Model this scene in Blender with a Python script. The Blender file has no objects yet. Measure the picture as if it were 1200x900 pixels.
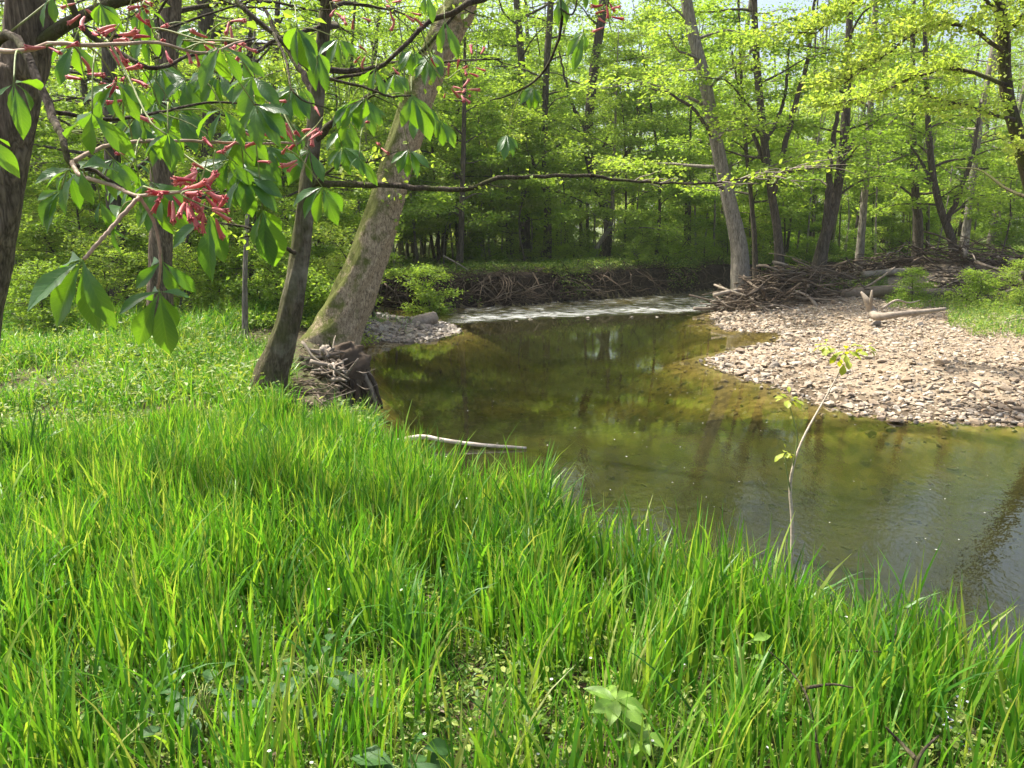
import bpy, bmesh, math, random
import numpy as np
from mathutils import Vector, Matrix

SC = bpy.context.scene
COL = SC.collection
R = np.random.default_rng(11)
random.seed(5)

# ------------------------------------------------------------------ camera, sky, sun
H = 2.3                                    # eye above the water (water is z = 0)
PITCH = math.atan(185 / 900)
cam_d = bpy.data.cameras.new('camera')
cam_d.sensor_width = 36; cam_d.lens = 27.0
cam_d.clip_start = 0.05; cam_d.clip_end = 2000
cam = bpy.data.objects.new('camera', cam_d); COL.objects.link(cam)
cam.location = (0, 0, H); cam.rotation_euler = (math.pi / 2 - PITCH, 0, 0)
SC.camera = cam

SUN_EL, SUN_AZ = math.radians(61), math.radians(-60)    # azimuth from +Y, negative = to the left
w = bpy.data.worlds.new('World'); SC.world = w; w.use_nodes = True
nt = w.node_tree; nt.nodes.clear()
sky = nt.nodes.new('ShaderNodeTexSky'); sky.sky_type = 'NISHITA'; sky.sun_disc = False
sky.sun_elevation = SUN_EL; sky.sun_rotation = SUN_AZ; sky.dust_density = 6.0; sky.air_density = 1.0
bg = nt.nodes.new('ShaderNodeBackground'); bg.inputs['Strength'].default_value = 0.15
wo = nt.nodes.new('ShaderNodeOutputWorld')
nt.links.new(sky.outputs[0], bg.inputs[0]); nt.links.new(bg.outputs[0], wo.inputs[0])
sd = bpy.data.lights.new('sun', 'SUN'); sd.energy = 5.0; sd.angle = math.radians(0.5); sd.color = (1, .95, .86)
sun = bpy.data.objects.new('sun', sd); COL.objects.link(sun)
S = Vector((math.sin(SUN_AZ) * math.cos(SUN_EL), math.cos(SUN_AZ) * math.cos(SUN_EL), math.sin(SUN_EL)))
sun.rotation_euler = S.to_track_quat('Z', 'Y').to_euler()
SC.view_settings.view_transform = 'Standard'; SC.view_settings.look = 'None'
SC.view_settings.gamma = 1; SC.view_settings.use_curve_mapping = False
SC.view_settings.exposure = 1.12
SC.cycles.use_denoising = True
SC.cycles.max_bounces = 14; SC.cycles.transparent_max_bounces = 12; SC.cycles.diffuse_bounces = 8
SC.cycles.transmission_bounces = 10; SC.cycles.glossy_bounces = 3
SC.cycles.sample_clamp_indirect = 10

# ------------------------------------------------------------------ pixel of the 1200x900 photograph -> point of the place
CT, ST = math.cos(PITCH), math.sin(PITCH)
def ray(px, py):
    u = (450 - py) / 900
    return np.array([(px - 600) / 900, CT + u * ST, -ST + u * CT])
def onz(px, py, z=0.0):
    d = ray(px, py); return np.array([0, 0, H]) + d * ((z - H) / d[2])
def aty(px, py, Y):
    d = ray(px, py); return np.array([0, 0, H]) + d * (Y / d[1])
def atd(px, py, t):
    return np.array([0, 0, H]) + ray(px, py) * t
def proj(P):                                # arrays (n,3) -> px, py, depth
    P = np.asarray(P, float); x, y, z = P[..., 0], P[..., 1], P[..., 2] - H
    dep = y * CT - z * ST; up = y * ST + z * CT
    return 600 + 900 * x / dep, 450 - 900 * up / dep, dep

# ------------------------------------------------------------------ object helpers
def mesh_of(name, V, F, mats, smooth=False, fm=None):
    V = np.asarray(V, np.float32); F = np.asarray(F, np.int32)
    me = bpy.data.meshes.new(name)
    me.vertices.add(len(V)); me.vertices.foreach_set('co', V.ravel())
    k = F.shape[1]
    me.loops.add(F.size); me.loops.foreach_set('vertex_index', F.ravel())
    me.polygons.add(len(F)); me.polygons.foreach_set('loop_start', np.arange(0, F.size, k, dtype=np.int32))
    try: me.polygons.foreach_set('loop_total', np.full(len(F), k, np.int32))
    except Exception: pass
    me.polygons.foreach_set('use_smooth', np.full(len(F), smooth, bool))
    for m in (mats if isinstance(mats, (list, tuple)) else [mats]): me.materials.append(m)
    if fm is not None: me.polygons.foreach_set('material_index', np.asarray(fm, np.int32))
    me.update(calc_edges=True)
    return me
def link(name, data, parent=None):
    o = bpy.data.objects.new(name, data); COL.objects.link(o)
    if parent is not None: o.parent = parent
    return o
def tag(o, label=None, cat=None, group=None, kind=None):
    if label: o['label'] = label
    if cat: o['category'] = cat
    if group: o['group'] = group
    if kind: o['kind'] = kind
    return o
def thing(name, label, cat, loc=(0, 0, 0), group=None):
    o = link(name, None); o.location = tuple(float(v) for v in loc); o.empty_display_size = .1
    return tag(o, label, cat, group)
class MB:
    def __init__(s): s.v = []; s.f = []; s.n = 0
    def add(s, V, F):
        s.v.append(np.asarray(V, float)); s.f.append(np.asarray(F, int) + s.n); s.n += len(V)
    def data(s, name, mat, smooth=True, off=(0, 0, 0)):
        return mesh_of(name, np.vstack(s.v) - np.asarray(off), np.vstack(s.f), mat, smooth)
    def build(s, name, mat, parent=None, smooth=True):
        off = np.array(parent.location) if parent is not None else np.zeros(3)
        pp = parent.parent if parent is not None else None
        while pp is not None: off = off + np.array(pp.location); pp = pp.parent
        return link(name, s.data(name, mat, smooth, off), parent)

def frames(P):
    T = np.gradient(P, axis=0); T /= np.linalg.norm(T, axis=1)[:, None] + 1e-9
    n = np.cross(T[0], [0, 0, 1.0])
    if np.linalg.norm(n) < .2: n = np.cross(T[0], [0, 1.0, 0])
    n /= np.linalg.norm(n); N = [n]
    for i in range(1, len(P)):
        n = N[-1] - T[i] * np.dot(N[-1], T[i]); n /= np.linalg.norm(n) + 1e-9; N.append(n)
    N = np.array(N); B = np.cross(T, N)
    return T, N, B
def tube(P, r, seg=6, relief=None, cap=True):
    P = np.asarray(P, float); n = len(P); r = np.broadcast_to(np.asarray(r, float), (n,))
    T, N, B = frames(P)
    a = np.arange(seg) * 2 * math.pi / seg
    rr = np.repeat(r[:, None], seg, 1)
    if relief is not None: rr = rr * relief(a[None, :], np.linspace(0, 1, n)[:, None])
    V = P[:, None, :] + rr[..., None] * (np.cos(a)[None, :, None] * N[:, None, :] + np.sin(a)[None, :, None] * B[:, None, :])
    V = V.reshape(-1, 3)
    i, j = np.meshgrid(np.arange(n - 1), np.arange(seg), indexing='ij'); i = i.ravel(); j = j.ravel(); j2 = (j + 1) % seg
    F = np.stack([i * seg + j, i * seg + j2, (i + 1) * seg + j2, (i + 1) * seg + j], 1)
    if cap:
        V = np.vstack([V, P[0], P[-1]]); c0, c1 = n * seg, n * seg + 1
        jj = np.arange(0, seg); 
        F = np.vstack([F, np.stack([np.full(seg, c0), (jj + 1) % seg, jj, jj], 1)[:, [0, 1, 2, 2]],
                       np.stack([np.full(seg, c1), (n - 1) * seg + jj, (n - 1) * seg + (jj + 1) % seg, (n - 1) * seg + (jj + 1) % seg], 1)])
    return V, F
def clean(me):
    me.validate(); return me
def spline(P, m):
    P = np.asarray(P, float); n = len(P)
    if n < 3:
        t = np.linspace(0, 1, m)[:, None]; return P[0] * (1 - t) + P[-1] * t
    Q = np.vstack([2 * P[0] - P[1], P, 2 * P[-1] - P[-2]])
    out = []
    for u in np.linspace(0, n - 1 - 1e-6, m):
        i = int(u); t = u - i; p0, p1, p2, p3 = Q[i:i + 4]
        out.append(.5 * ((2 * p1) + (-p0 + p2) * t + (2 * p0 - 5 * p1 + 4 * p2 - p3) * t * t + (-p0 + 3 * p1 - 3 * p2 + p3) * t ** 3))
    return np.array(out)
def crook(a, b, m, amp, rng):
    a = np.asarray(a, float); b = np.asarray(b, float); t = np.linspace(0, 1, m)[:, None]
    L = np.linalg.norm(b - a); P = a * (1 - t) + b * t
    J = rng.normal(0, 1, (m, 3)) * amp * L; J[0] = 0; J[-1] = 0
    J[1:-1] = (J[:-2] + J[1:-1] * 2 + J[2:]) / 3
    return P + J

# smooth noise out of rotated sines (numpy)
def fbm(x, y, seed, scale=1.0, octs=4):
    g = np.random.default_rng(seed); s = 0; amp = 1; k = scale; tot = 0
    for o in range(octs):
        for q in range(3):
            th = g.uniform(0, 6.28); ph = g.uniform(0, 6.28)
            s = s + amp * np.sin(k * (x * math.cos(th) + y * math.sin(th)) + ph + 1.3 * np.sin(k * .6 * (y * math.cos(th) - x * math.sin(th)) + ph * 2))
            tot += amp
        amp *= .55; k *= 2.03
    return s / tot * 1.6

# ------------------------------------------------------------------ materials
def newmat(name):
    m = bpy.data.materials.new(name); m.use_nodes = True; t = m.node_tree
    for n in list(t.nodes): t.nodes.remove(n)
    return m, t, (lambda ty, **k: _node(t, ty, **k))
def _node(t, ty, **k):
    n = t.nodes.new('ShaderNode' + ty)
    for a, b in k.items():
        if a.startswith('i_'):
            key = a[2:]; key = int(key) if key.isdigit() else key.replace('_', ' ')
            n.inputs[key].default_value = b
        else: setattr(n, a, b)
    return n
def ramp(t, stops, src, interp='LINEAR'):
    r = t.nodes.new('ShaderNodeValToRGB'); cr = r.color_ramp; cr.interpolation = interp
    while len(cr.elements) > 1: cr.elements.remove(cr.elements[-1])
    cr.elements[0].position = stops[0][0]; cr.elements[0].color = (*stops[0][1], 1)
    for p, c in stops[1:]:
        e = cr.elements.new(p); e.color = (*c, 1)
    t.links.new(src, r.inputs[0]); return r.outputs[0]

def leaf_mat(name, cols, trans=.42, rough=.5, tcol=(1.35, 1.3, .55), objvar=.5, spec=.35):
    m, t, N = newmat(name); Lk = t.links.new
    geo = N('NewGeometry'); oi = N('ObjectInfo')
    mx = N('Math', operation='MULTIPLY_ADD', i_1=1 - objvar); Lk(geo.outputs['Random Per Island'], mx.inputs[0])
    mo = N('Math', operation='MULTIPLY', i_1=objvar); Lk(oi.outputs['Random'], mo.inputs[0]); Lk(mo.outputs[0], mx.inputs[2])
    c = ramp(t, [(i / (len(cols) - 1), q) for i, q in enumerate(cols)], mx.outputs[0])
    p = N('BsdfPrincipled', i_Roughness=rough); p.inputs['Specular IOR Level'].default_value = spec
    Lk(c, p.inputs['Base Color'])
    tm = N('Mix', data_type='RGBA', blend_type='MULTIPLY'); tm.inputs[0].default_value = 1; tm.inputs[7].default_value = (*tcol, 1)
    Lk(c, tm.inputs[6]); tr = N('BsdfTranslucent'); Lk(tm.outputs[2], tr.inputs[0])
    mi = N('MixShader'); mi.inputs[0].default_value = trans; Lk(p.outputs[0], mi.inputs[1]); Lk(tr.outputs[0], mi.inputs[2])
    o = N('OutputMaterial'); Lk(mi.outputs[0], o.inputs[0]); return m

def bark_mat(name, dark, light, scale=1.0, moss=None, moss_amt=.5, bump=.6, patch=None, stretch=.18, warp=.35, vamt=.8, mr=None, mw=.12, cs=(.38, .6, .82)):
    m, t, N = newmat(name); Lk = t.links.new
    tc = N('TexCoord'); mp = N('Mapping'); mp.inputs['Scale'].default_value = (scale, scale, scale * stretch)
    Lk(tc.outputs['Object'], mp.inputs[0])
    vo = N('TexVoronoi', feature='DISTANCE_TO_EDGE', i_Scale=26.0)
    nz0 = N('TexNoise', i_Scale=9.0, i_Detail=4.0); Lk(mp.outputs[0], nz0.inputs['Vector'])
    ad = N('Mix', data_type='RGBA'); ad.inputs[0].default_value = warp; Lk(mp.outputs[0], ad.inputs[6]); Lk(nz0.outputs['Color'], ad.inputs[7])
    Lk(ad.outputs[2], vo.inputs['Vector'])
    nz = N('TexNoise', i_Scale=30.0, i_Detail=8.0, i_Roughness=.7); Lk(mp.outputs[0], nz.inputs['Vector'])
    h = N('Math', operation='MULTIPLY_ADD', i_1=vamt); Lk(vo.outputs['Distance'], h.inputs[0]); Lk(nz.outputs['Fac'], h.inputs[2])
    c = ramp(t, [(cs[0], dark), (cs[1], tuple((a + b) / 2 for a, b in zip(dark, light))), (cs[2], light)], h.outputs[0])
    big = N('TexNoise', i_Scale=2.2, i_Detail=5.0, i_Roughness=.65); Lk(tc.outputs['Object'], big.inputs['Vector'])
    if patch:
        f = ramp(t, [(.5, (0, 0, 0)), (.66, (.85, .85, .85))], big.outputs['Fac'])
        mm = N('Mix', data_type='RGBA'); Lk(f, mm.inputs[0]); Lk(c, mm.inputs[6]); mm.inputs[7].default_value = (*patch, 1); c = mm.outputs[2]
    if moss:
        b2 = N('TexNoise', i_Scale=3.5, i_Detail=7.0, i_Roughness=.7); Lk(tc.outputs['Object'], b2.inputs['Vector'])
        gn = N('NewGeometry'); sp = N('SeparateXYZ'); Lk(gn.outputs['Normal'], sp.inputs[0])
        # moss grows on the upper, left-facing side of the leaning stems
        a1 = N('Math', operation='MULTIPLY_ADD', i_1=-mw); Lk(sp.outputs[0], a1.inputs[0]); Lk(b2.outputs['Fac'], a1.inputs[2])
        mr = mr or (.52 - moss_amt * .2, .74 - moss_amt * .12)
        f = ramp(t, [(mr[0], (0, 0, 0)), (mr[1], (.92, .92, .92))], a1.outputs[0])
        mm = N('Mix', data_type='RGBA'); Lk(f, mm.inputs[0]); Lk(c, mm.inputs[6]); mm.inputs[7].default_value = (*moss, 1); c = mm.outputs[2]
    p = N('BsdfPrincipled', i_Roughness=.9); p.inputs['Specular IOR Level'].default_value = .2; Lk(c, p.inputs['Base Color'])
    bp = N('Bump', i_Strength=bump, i_Distance=.03); Lk(h.outputs[0], bp.inputs['Height']); Lk(bp.outputs[0], p.inputs['Normal'])
    o = N('OutputMaterial'); Lk(p.outputs[0], o.inputs[0]); return m

def _mad(N, Lk, s, a, b):
    n = N('Math', operation='MULTIPLY_ADD', i_1=a, i_2=b); Lk(s, n.inputs[0]); return n.outputs[0]
def ground_mat(name, stops, scale=3.0, fine=40.0, bump=.5, dist=.03, rough=.95, wet=None):
    m, t, N = newmat(name); Lk = t.links.new
    tc = N('TexCoord'); a = N('TexNoise', i_Scale=scale, i_Detail=8.0, i_Roughness=.68); Lk(tc.outputs['Object'], a.inputs['Vector'])
    b = N('TexVoronoi', i_Scale=fine); Lk(tc.outputs['Object'], b.inputs['Vector'])
    s = N('Separate' + 'Color'); Lk(b.outputs['Color'], s.inputs[0])
    mx = N('Math', operation='MULTIPLY_ADD', i_1=.3); Lk(s.outputs[0], mx.inputs[0]); 
    m2 = N('Math', operation='MULTIPLY', i_1=.75); Lk(a.outputs['Fac'], m2.inputs[0]); Lk(m2.outputs[0], mx.inputs[2])
    c = ramp(t, stops, mx.outputs[0])
    p = N('BsdfPrincipled', i_Roughness=rough); p.inputs['Specular IOR Level'].default_value = .25; Lk(c, p.inputs['Base Color'])
    if wet:
        gq = N('NewGeometry'); sq = N('SeparateXYZ'); Lk(gq.outputs['Position'], sq.inputs[0]); wf = ramp(t, [(.5, (.38, .36, .33)), (.56, (1, 1, 1))], _mad(N, Lk, sq.outputs[2], 1.0, .48))
        wm_ = N('Mix', data_type='RGBA', blend_type='MULTIPLY'); wm_.inputs[0].default_value = 1; Lk(c, wm_.inputs[6]); Lk(wf, wm_.inputs[7]); Lk(wm_.outputs[2], p.inputs['Base Color'])
    bp = N('Bump', i_Strength=bump, i_Distance=dist); Lk(mx.outputs[0], bp.inputs['Height']); Lk(bp.outputs[0], p.inputs['Normal'])
    o = N('OutputMaterial'); Lk(p.outputs[0], o.inputs[0]); return m

def rnd_mat(name, cols, rough=.8, bump=.4, scale=30.0, spec=.3):
    m, t, N = newmat(name); Lk = t.links.new
    geo = N('NewGeometry'); oi = N('ObjectInfo'); ad = N('Math', operation='ADD'); fr = N('Math', operation='FRACT')
    Lk(geo.outputs['Random Per Island'], ad.inputs[0]); Lk(oi.outputs['Random'], ad.inputs[1]); Lk(ad.outputs[0], fr.inputs[0])
    c = ramp(t, [(i / (len(cols) - 1), q) for i, q in enumerate(cols)], fr.outputs[0])
    tc = N('TexCoord'); nz = N('TexNoise', i_Scale=scale, i_Detail=6.0, i_Roughness=.7); Lk(tc.outputs['Object'], nz.inputs['Vector'])
    v = ramp(t, [(.3, (.55, .53, .5)), (.7, (1.15, 1.13, 1.1))], nz.outputs['Fac'])
    mm = N('Mix', data_type='RGBA', blend_type='MULTIPLY'); mm.inputs[0].default_value = 1; Lk(c, mm.inputs[6]); Lk(v, mm.inputs[7])
    p = N('BsdfPrincipled', i_Roughness=rough); p.inputs['Specular IOR Level'].default_value = spec; Lk(mm.outputs[2], p.inputs['Base Color'])
    bp = N('Bump', i_Strength=bump, i_Distance=.01); Lk(nz.outputs['Fac'], bp.inputs['Height']); Lk(bp.outputs[0], p.inputs['Normal'])
    o = N('OutputMaterial'); Lk(p.outputs[0], o.inputs[0]); return m

M = {}
M['leaf_far'] = leaf_mat('leaf_far', [(.14, .24, .028), (.20, .32, .042), (.27, .39, .06), (.35, .45, .09)], .58, tcol=(1.3, 1.3, .65))
M['leaf_yellow'] = leaf_mat('leaf_yellow', [(.17, .29, .045), (.25, .37, .065), (.33, .43, .10), (.43, .49, .2)], .6)
M['leaf_mid'] = leaf_mat('leaf_mid', [(.14, .24, .03), (.21, .33, .042), (.30, .41, .06)], .55, tcol=(1.3, 1.25, .65))
M['leaf_dark'] = leaf_mat('leaf_dark', [(.03, .08, .016), (.05, .11, .02), (.08, .15, .025)], .35)
M['grass'] = leaf_mat('grass_blade', [(.045, .16, .014), (.07, .22, .02), (.10, .27, .024), (.135, .31, .03), (.18, .34, .035), (.24, .37, .05), (.32, .36, .11)], .5, .4, objvar=0)
M['herb'] = leaf_mat('herb_leaf', [(.06, .13, .02), (.11, .20, .025), (.2, .29, .04), (.34, .38, .12)], .4, .5, objvar=0)
M['bark_far'] = bark_mat('bark_far', (.028, .022, .015), (.13, .11, .085), .7, patch=None)
M['bark_pale'] = bark_mat('bark_pale', (.09, .078, .06), (.30, .27, .22), .7)
M['bark_dark'] = bark_mat('bark_dark', (.022, .016, .011), (.10, .078, .055), 1.0, moss=(.07, .085, .015), moss_amt=.3)
M['bark_rough'] = bark_mat('bark_rough', (.035, .024, .016), (.22, .17, .12), .8, bump=1.0, patch=None)
M['bark_mid'] = bark_mat('bark_mid', (.03, .022, .013), (.13, .10, .07), 1.1, moss=(.07, .075, .02), moss_amt=.55, patch=(.26, .23, .18))
M['bark_lean'] = bark_mat('bark_lean', (.14, .10, .06), (.58, .46, .31), 1.1, moss=(.10, .12, .018), moss_amt=.75, bump=1.0, stretch=.4, warp=.4, vamt=.6, mr=(.45, .60), mw=.22, cs=(.40, .56, .74))
M['driftwood'] = rnd_mat('driftwood', [(.05, .037, .026), (.11, .085, .06), (.2, .165, .125), (.075, .053, .035), (.28, .24, .19), (.1, .07, .047)], .85, .5, 14)
M['driftwood_pale'] = rnd_mat('driftwood_pale', [(.27, .23, .18), (.34, .29, .24)], .8, .5, 9)
M['root'] = rnd_mat('root_wood', [(.04, .028, .018), (.075, .053, .035), (.12, .09, .062), (.15, .118, .085)], .9, .5, 12)
M['stone'] = rnd_mat('stone', [(.21, .155, .105), (.36, .295, .215), (.43, .37, .285), (.28, .205, .135), (.5, .455, .38), (.19, .165, .14), (.35, .27, .19)], .85, .5, 18)
M['wet_stone'] = rnd_mat('wet_stone', [(.10, .08, .06), (.2, .17, .14), (.3, .27, .23), (.14, .1, .07)], .45, .5, 18, .5)
M['soil'] = ground_mat('meadow_soil', [(.25, (.035, .025, .014)), (.5, (.075, .055, .03)), (.62, (.06, .085, .02)), (.8, (.16, .13, .085))], 2.5, 45)
M['forest'] = ground_mat('forest_soil', [(.25, (.05, .045, .02)), (.5, (.085, .10, .03)), (.62, (.10, .15, .035)), (.8, (.17, .16, .08))], 1.2, 30)
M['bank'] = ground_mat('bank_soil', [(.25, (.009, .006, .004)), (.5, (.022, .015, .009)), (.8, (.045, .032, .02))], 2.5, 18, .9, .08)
M['gravel'] = ground_mat('gravel_base', [(.2, (.12, .09, .06)), (.5, (.22, .17, .115)), (.85, (.33, .28, .2))], 4, 34, .8, .03, wet=True)
M['bed'] = ground_mat('stream_bed', [(.2, (.05, .04, .015)), (.45, (.13, .105, .042)), (.6, (.2, .165, .07)), (.85, (.32, .27, .14))], .9, 9, .4, .03)

def water_mat():
    m, t, N = newmat('water'); Lk = t.links.new
    tc = N('TexCoord'); at = N('Attribute', attribute_name='riffle')
    mp = N('Mapping'); mp.inputs['Scale'].default_value = (1, .55, 1); Lk(tc.outputs['Object'], mp.inputs[0])
    a = N('TexNoise', i_Scale=1.6, i_Detail=3.0, i_Roughness=.5); Lk(mp.outputs[0], a.inputs['Vector'])
    b = N('TexNoise', i_Scale=13.0, i_Detail=3.0, i_Roughness=.6); Lk(mp.outputs[0], b.inputs['Vector'])
    c = N('TexNoise', i_Scale=9.0, i_Detail=6.0, i_Roughness=.7); Lk(tc.outputs['Object'], c.inputs['Vector'])
    near = N('Attribute', attribute_name='chop')
    bb = N('Math', operation='MULTIPLY'); Lk(b.outputs['Fac'], bb.inputs[0]); Lk(near.outputs['Fac'], bb.inputs[1])
    s1 = N('Math', operation='MULTIPLY_ADD', i_1=.2); Lk(a.outputs['Fac'], s1.inputs[0]); Lk(bb.outputs[0], s1.inputs[2])
    cr = N('Math', operation='MULTIPLY'); Lk(c.outputs['Fac'], cr.inputs[0]); Lk(at.outputs['Fac'], cr.inputs[1])
    s2 = N('Math', operation='MULTIPLY_ADD', i_1=9.0); Lk(cr.outputs[0], s2.inputs[0]); Lk(s1.outputs[0], s2.inputs[2])
    bp = N('Bump', i_Strength=1.0, i_Distance=.006); Lk(s2.outputs[0], bp.inputs['Height'])
    fr = N('Fresnel', i_IOR=1.5); Lk(bp.outputs[0], fr.inputs['Normal'])
    gl = N('BsdfGlossy', i_Roughness=.012); gl.inputs[0].default_value = (.95, .96, .97, 1); Lk(bp.outputs[0], gl.inputs['Normal'])
    tr = N('BsdfTransparent'); da = N('Attribute', attribute_name='depth'); Lk(ramp(t, [(0, (.95, .93, .86)), (.1, (.78, .75, .52)), (.4, (.46, .46, .23)), (1, (.17, .18, .07))], da.outputs['Fac']), tr.inputs[0])
    df = N('BsdfDiffuse'); df.inputs[0].default_value = (.10, .105, .04, 1)
    m1 = N('MixShader'); m1.inputs[0].default_value = .3; Lk(ramp(t, [(0, (.02,) * 3), (.5, (.08,) * 3), (1, (.14,) * 3)], da.outputs['Fac']), m1.inputs[0]); Lk(tr.outputs[0], m1.inputs[1]); Lk(df.outputs[0], m1.inputs[2])
    m2 = N('MixShader'); Lk(fr.outputs[0], m2.inputs[0]); Lk(m1.outputs[0], m2.inputs[1]); Lk(gl.outputs[0], m2.inputs[2])
    # foam of the riffle
    mf = N('Mapping'); mf.inputs['Scale'].default_value = (.7, 3.2, 1); Lk(tc.outputs['Object'], mf.inputs[0])
    fo = N('TexNoise', i_Scale=3.0, i_Detail=4.0, i_Roughness=.55); Lk(mf.outputs[0], fo.inputs['Vector'])
    fa = N('Attribute', attribute_name='foam'); fm = N('Math', operation='MULTIPLY_ADD', i_1=.27); Lk(fa.outputs['Fac'], fm.inputs[0]); Lk(fo.outputs['Fac'], fm.inputs[2])
    ff = ramp(t, [(.69, (0, 0, 0)), (1.0, (.5, .5, .5))], fm.outputs[0])
    gt = N('Math', operation='MULTIPLY', use_clamp=True, i_1=2.2); Lk(fa.outputs['Fac'], gt.inputs[0]); g2_ = N('Math', operation='MULTIPLY'); Lk(ff, g2_.inputs[0]); Lk(gt.outputs[0], g2_.inputs[1]); ff = g2_.outputs[0]
    wd = N('BsdfDiffuse'); wd.inputs[0].default_value = (.75, .77, .75, 1)
    m3 = N('MixShader'); Lk(ff, m3.inputs[0]); Lk(m2.outputs[0], m3.inputs[1]); Lk(wd.outputs[0], m3.inputs[2])
    o = N('OutputMaterial'); Lk(m3.outputs[0], o.inputs[0]); return m
M['water'] = water_mat()

# ------------------------------------------------------------------ terrain
# the shoreline, read at z = 0; each stretch has a bank type: (height, width, zone)
NEAR, LEFT, BAR, FAR, SHOAL = 0, 1, 2, 3, 4
BANK = {NEAR: (.68, .55), LEFT: (.66, .8), BAR: (.27, 3.2), FAR: (.84, .3), SHOAL: (.10, .8)}
def o2(px, py): q = onz(px, py); return (q[0], q[1])
shore = [((9, 2.1), NEAR), ((3.2, 2.45), NEAR), ((1.9, 2.75), NEAR), ((1.45, 3.3), NEAR), ((.95, 3.55), NEAR), ((.45, 4.05), NEAR), ((.1, 4.4), NEAR),
         ((-.35, 5.0), NEAR), ((-.8, 5.8), NEAR), ((-1.25, 7.1), LEFT), ((-1.55, 8.4), LEFT), (o2(437, 490), LEFT), (o2(432, 455), LEFT), (o2(424, 425), LEFT),
         (o2(418, 404), SHOAL), (o2(455, 402), SHOAL), (o2(500, 396), SHOAL), (o2(527, 388), SHOAL), (o2(515, 380), SHOAL), (o2(470, 374), SHOAL),
         (o2(425, 371), LEFT), (o2(425, 362), FAR), (o2(500, 361), FAR), (o2(600, 358), FAR), (o2(690, 351), FAR), (o2(770, 345), FAR), (o2(830, 340), FAR),
         (o2(900, 335), FAR), (o2(1100, 333), FAR), (o2(1400, 331), FAR), ((60, 34), FAR),
         ((60, 29), BAR), (o2(1400, 343), BAR), (o2(1200, 344), BAR), (o2(1000, 347), BAR), (o2(905, 352), BAR), (o2(862, 360), BAR), (o2(838, 366), BAR),
         (o2(838, 375), BAR), (o2(852, 386), BAR), (o2(885, 388), BAR), (o2(922, 389), BAR), (o2(915, 401), BAR), (o2(868, 410), BAR), (o2(838, 418), BAR), (o2(832, 427), BAR), (o2(858, 437), BAR),
         (o2(905, 452), BAR), (o2(940, 467), BAR), (o2(1000, 484), BAR), (o2(1060, 492), BAR), (o2(1200, 497), BAR), (o2(1400, 500), BAR), ((14, 8.6), BAR), ((40, 7), BAR), ((40, 2), NEAR)]
SP = np.array([s[0] for s in shore]); STY = np.array([s[1] for s in shore])
def smooth(t): t = np.clip(t, 0, 1); return t * t * (3 - 2 * t)
def shore_info(X, Y):
    """signed distance (positive on land) and blended bank height/width, and nearest type"""
    sh = X.shape; X = X.ravel(); Y = Y.ravel(); n = len(SP)
    best = np.full(X.shape, 1e9); typ = np.zeros(X.shape, int); inside = np.zeros(X.shape, bool)
    hw = np.zeros((3, len(X)))
    for i in range(n):
        a, b = SP[i], SP[(i + 1) % n]; ab = b - a
        t = np.clip(((X - a[0]) * ab[0] + (Y - a[1]) * ab[1]) / (ab @ ab), 0, 1)
        d = np.hypot(X - a[0] - t * ab[0], Y - a[1] - t * ab[1])
        k = d < best; best[k] = d[k]; typ[k] = STY[i]
        wgt = np.linalg.norm(ab) / (d + .15) ** 4; h_, w_ = BANK[STY[i]]
        hw[0] += wgt * h_; hw[1] += wgt * w_; hw[2] += wgt
        c = ((a[1] > Y) != (b[1] > Y)) & (X < (b[0] - a[0]) * (Y - a[1]) / (b[1] - a[1] + 1e-12) + a[0])
        inside ^= c
    d = np.where(inside, -best, best)
    return d.reshape(sh), (hw[0] / hw[2]).reshape(sh), (hw[1] / hw[2]).reshape(sh), typ.reshape(sh)
def terrain(X, Y):
    X = np.asarray(X, float); Y = np.asarray(Y, float)
    d, h, w_, ty = shore_info(X, Y)
    d2 = d + .12 * fbm(X, Y, 3, 2.2, 3) * smooth(np.abs(d) / .3)
    land = h * (1 + np.where(ty == FAR, .12, .0) * fbm(X, Y, 61, 1.6, 4)) * smooth(np.maximum(d2, 0.0) / w_) + .02 * np.clip(d, 0, 1)
    far = smooth((Y - 33) / 20) * .5 + smooth((-X - 4) / 14) * .25
    land = land + np.where(ty == BAR, 0, 1) * far * smooth(d / 4)
    rough = .05 * fbm(X, Y, 5, 1.3, 4) * smooth(d / 1.5)
    # silt heaped under the driftwood jams
    def mound(cx, cy, rx, ry, hh): return hh * np.exp(-((X - cx) / rx) ** 2 - ((Y - cy) / ry) ** 2)
    land = land + (mound(8.0, 20.9, 1.7, .8, .38) + mound(11.8, 23.0, 3.2, .9, .7) + mound(15.5, 22.5, 3, 1.2, .6)) * smooth(d / .8)
    land = land + mound(-3.9, 12.6, 1.2, 1.2, .12) * smooth(d / .5)
    ridge = np.exp(-((Y - 9.4 - .12 * X) / .75) ** 2) * smooth((X + 1.2) / 1.5) * .62 + np.exp(-((Y - 7.0) / .5) ** 2 - ((X - 3.6) / 1.6) ** 2) * .5
    bed = -.95 * smooth(-d / np.where((ty == LEFT) | (ty == NEAR), 1.1, 2.6)) * (1 + .3 * fbm(X, Y, 9, .55, 3)) * (1 - np.clip(ridge, 0, .8)) - .02
    return np.where(d > 0, land + rough, bed), d, ty
def ground_z(x, y):
    return float(terrain(np.array([x]), np.array([y]))[0][0])

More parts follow.
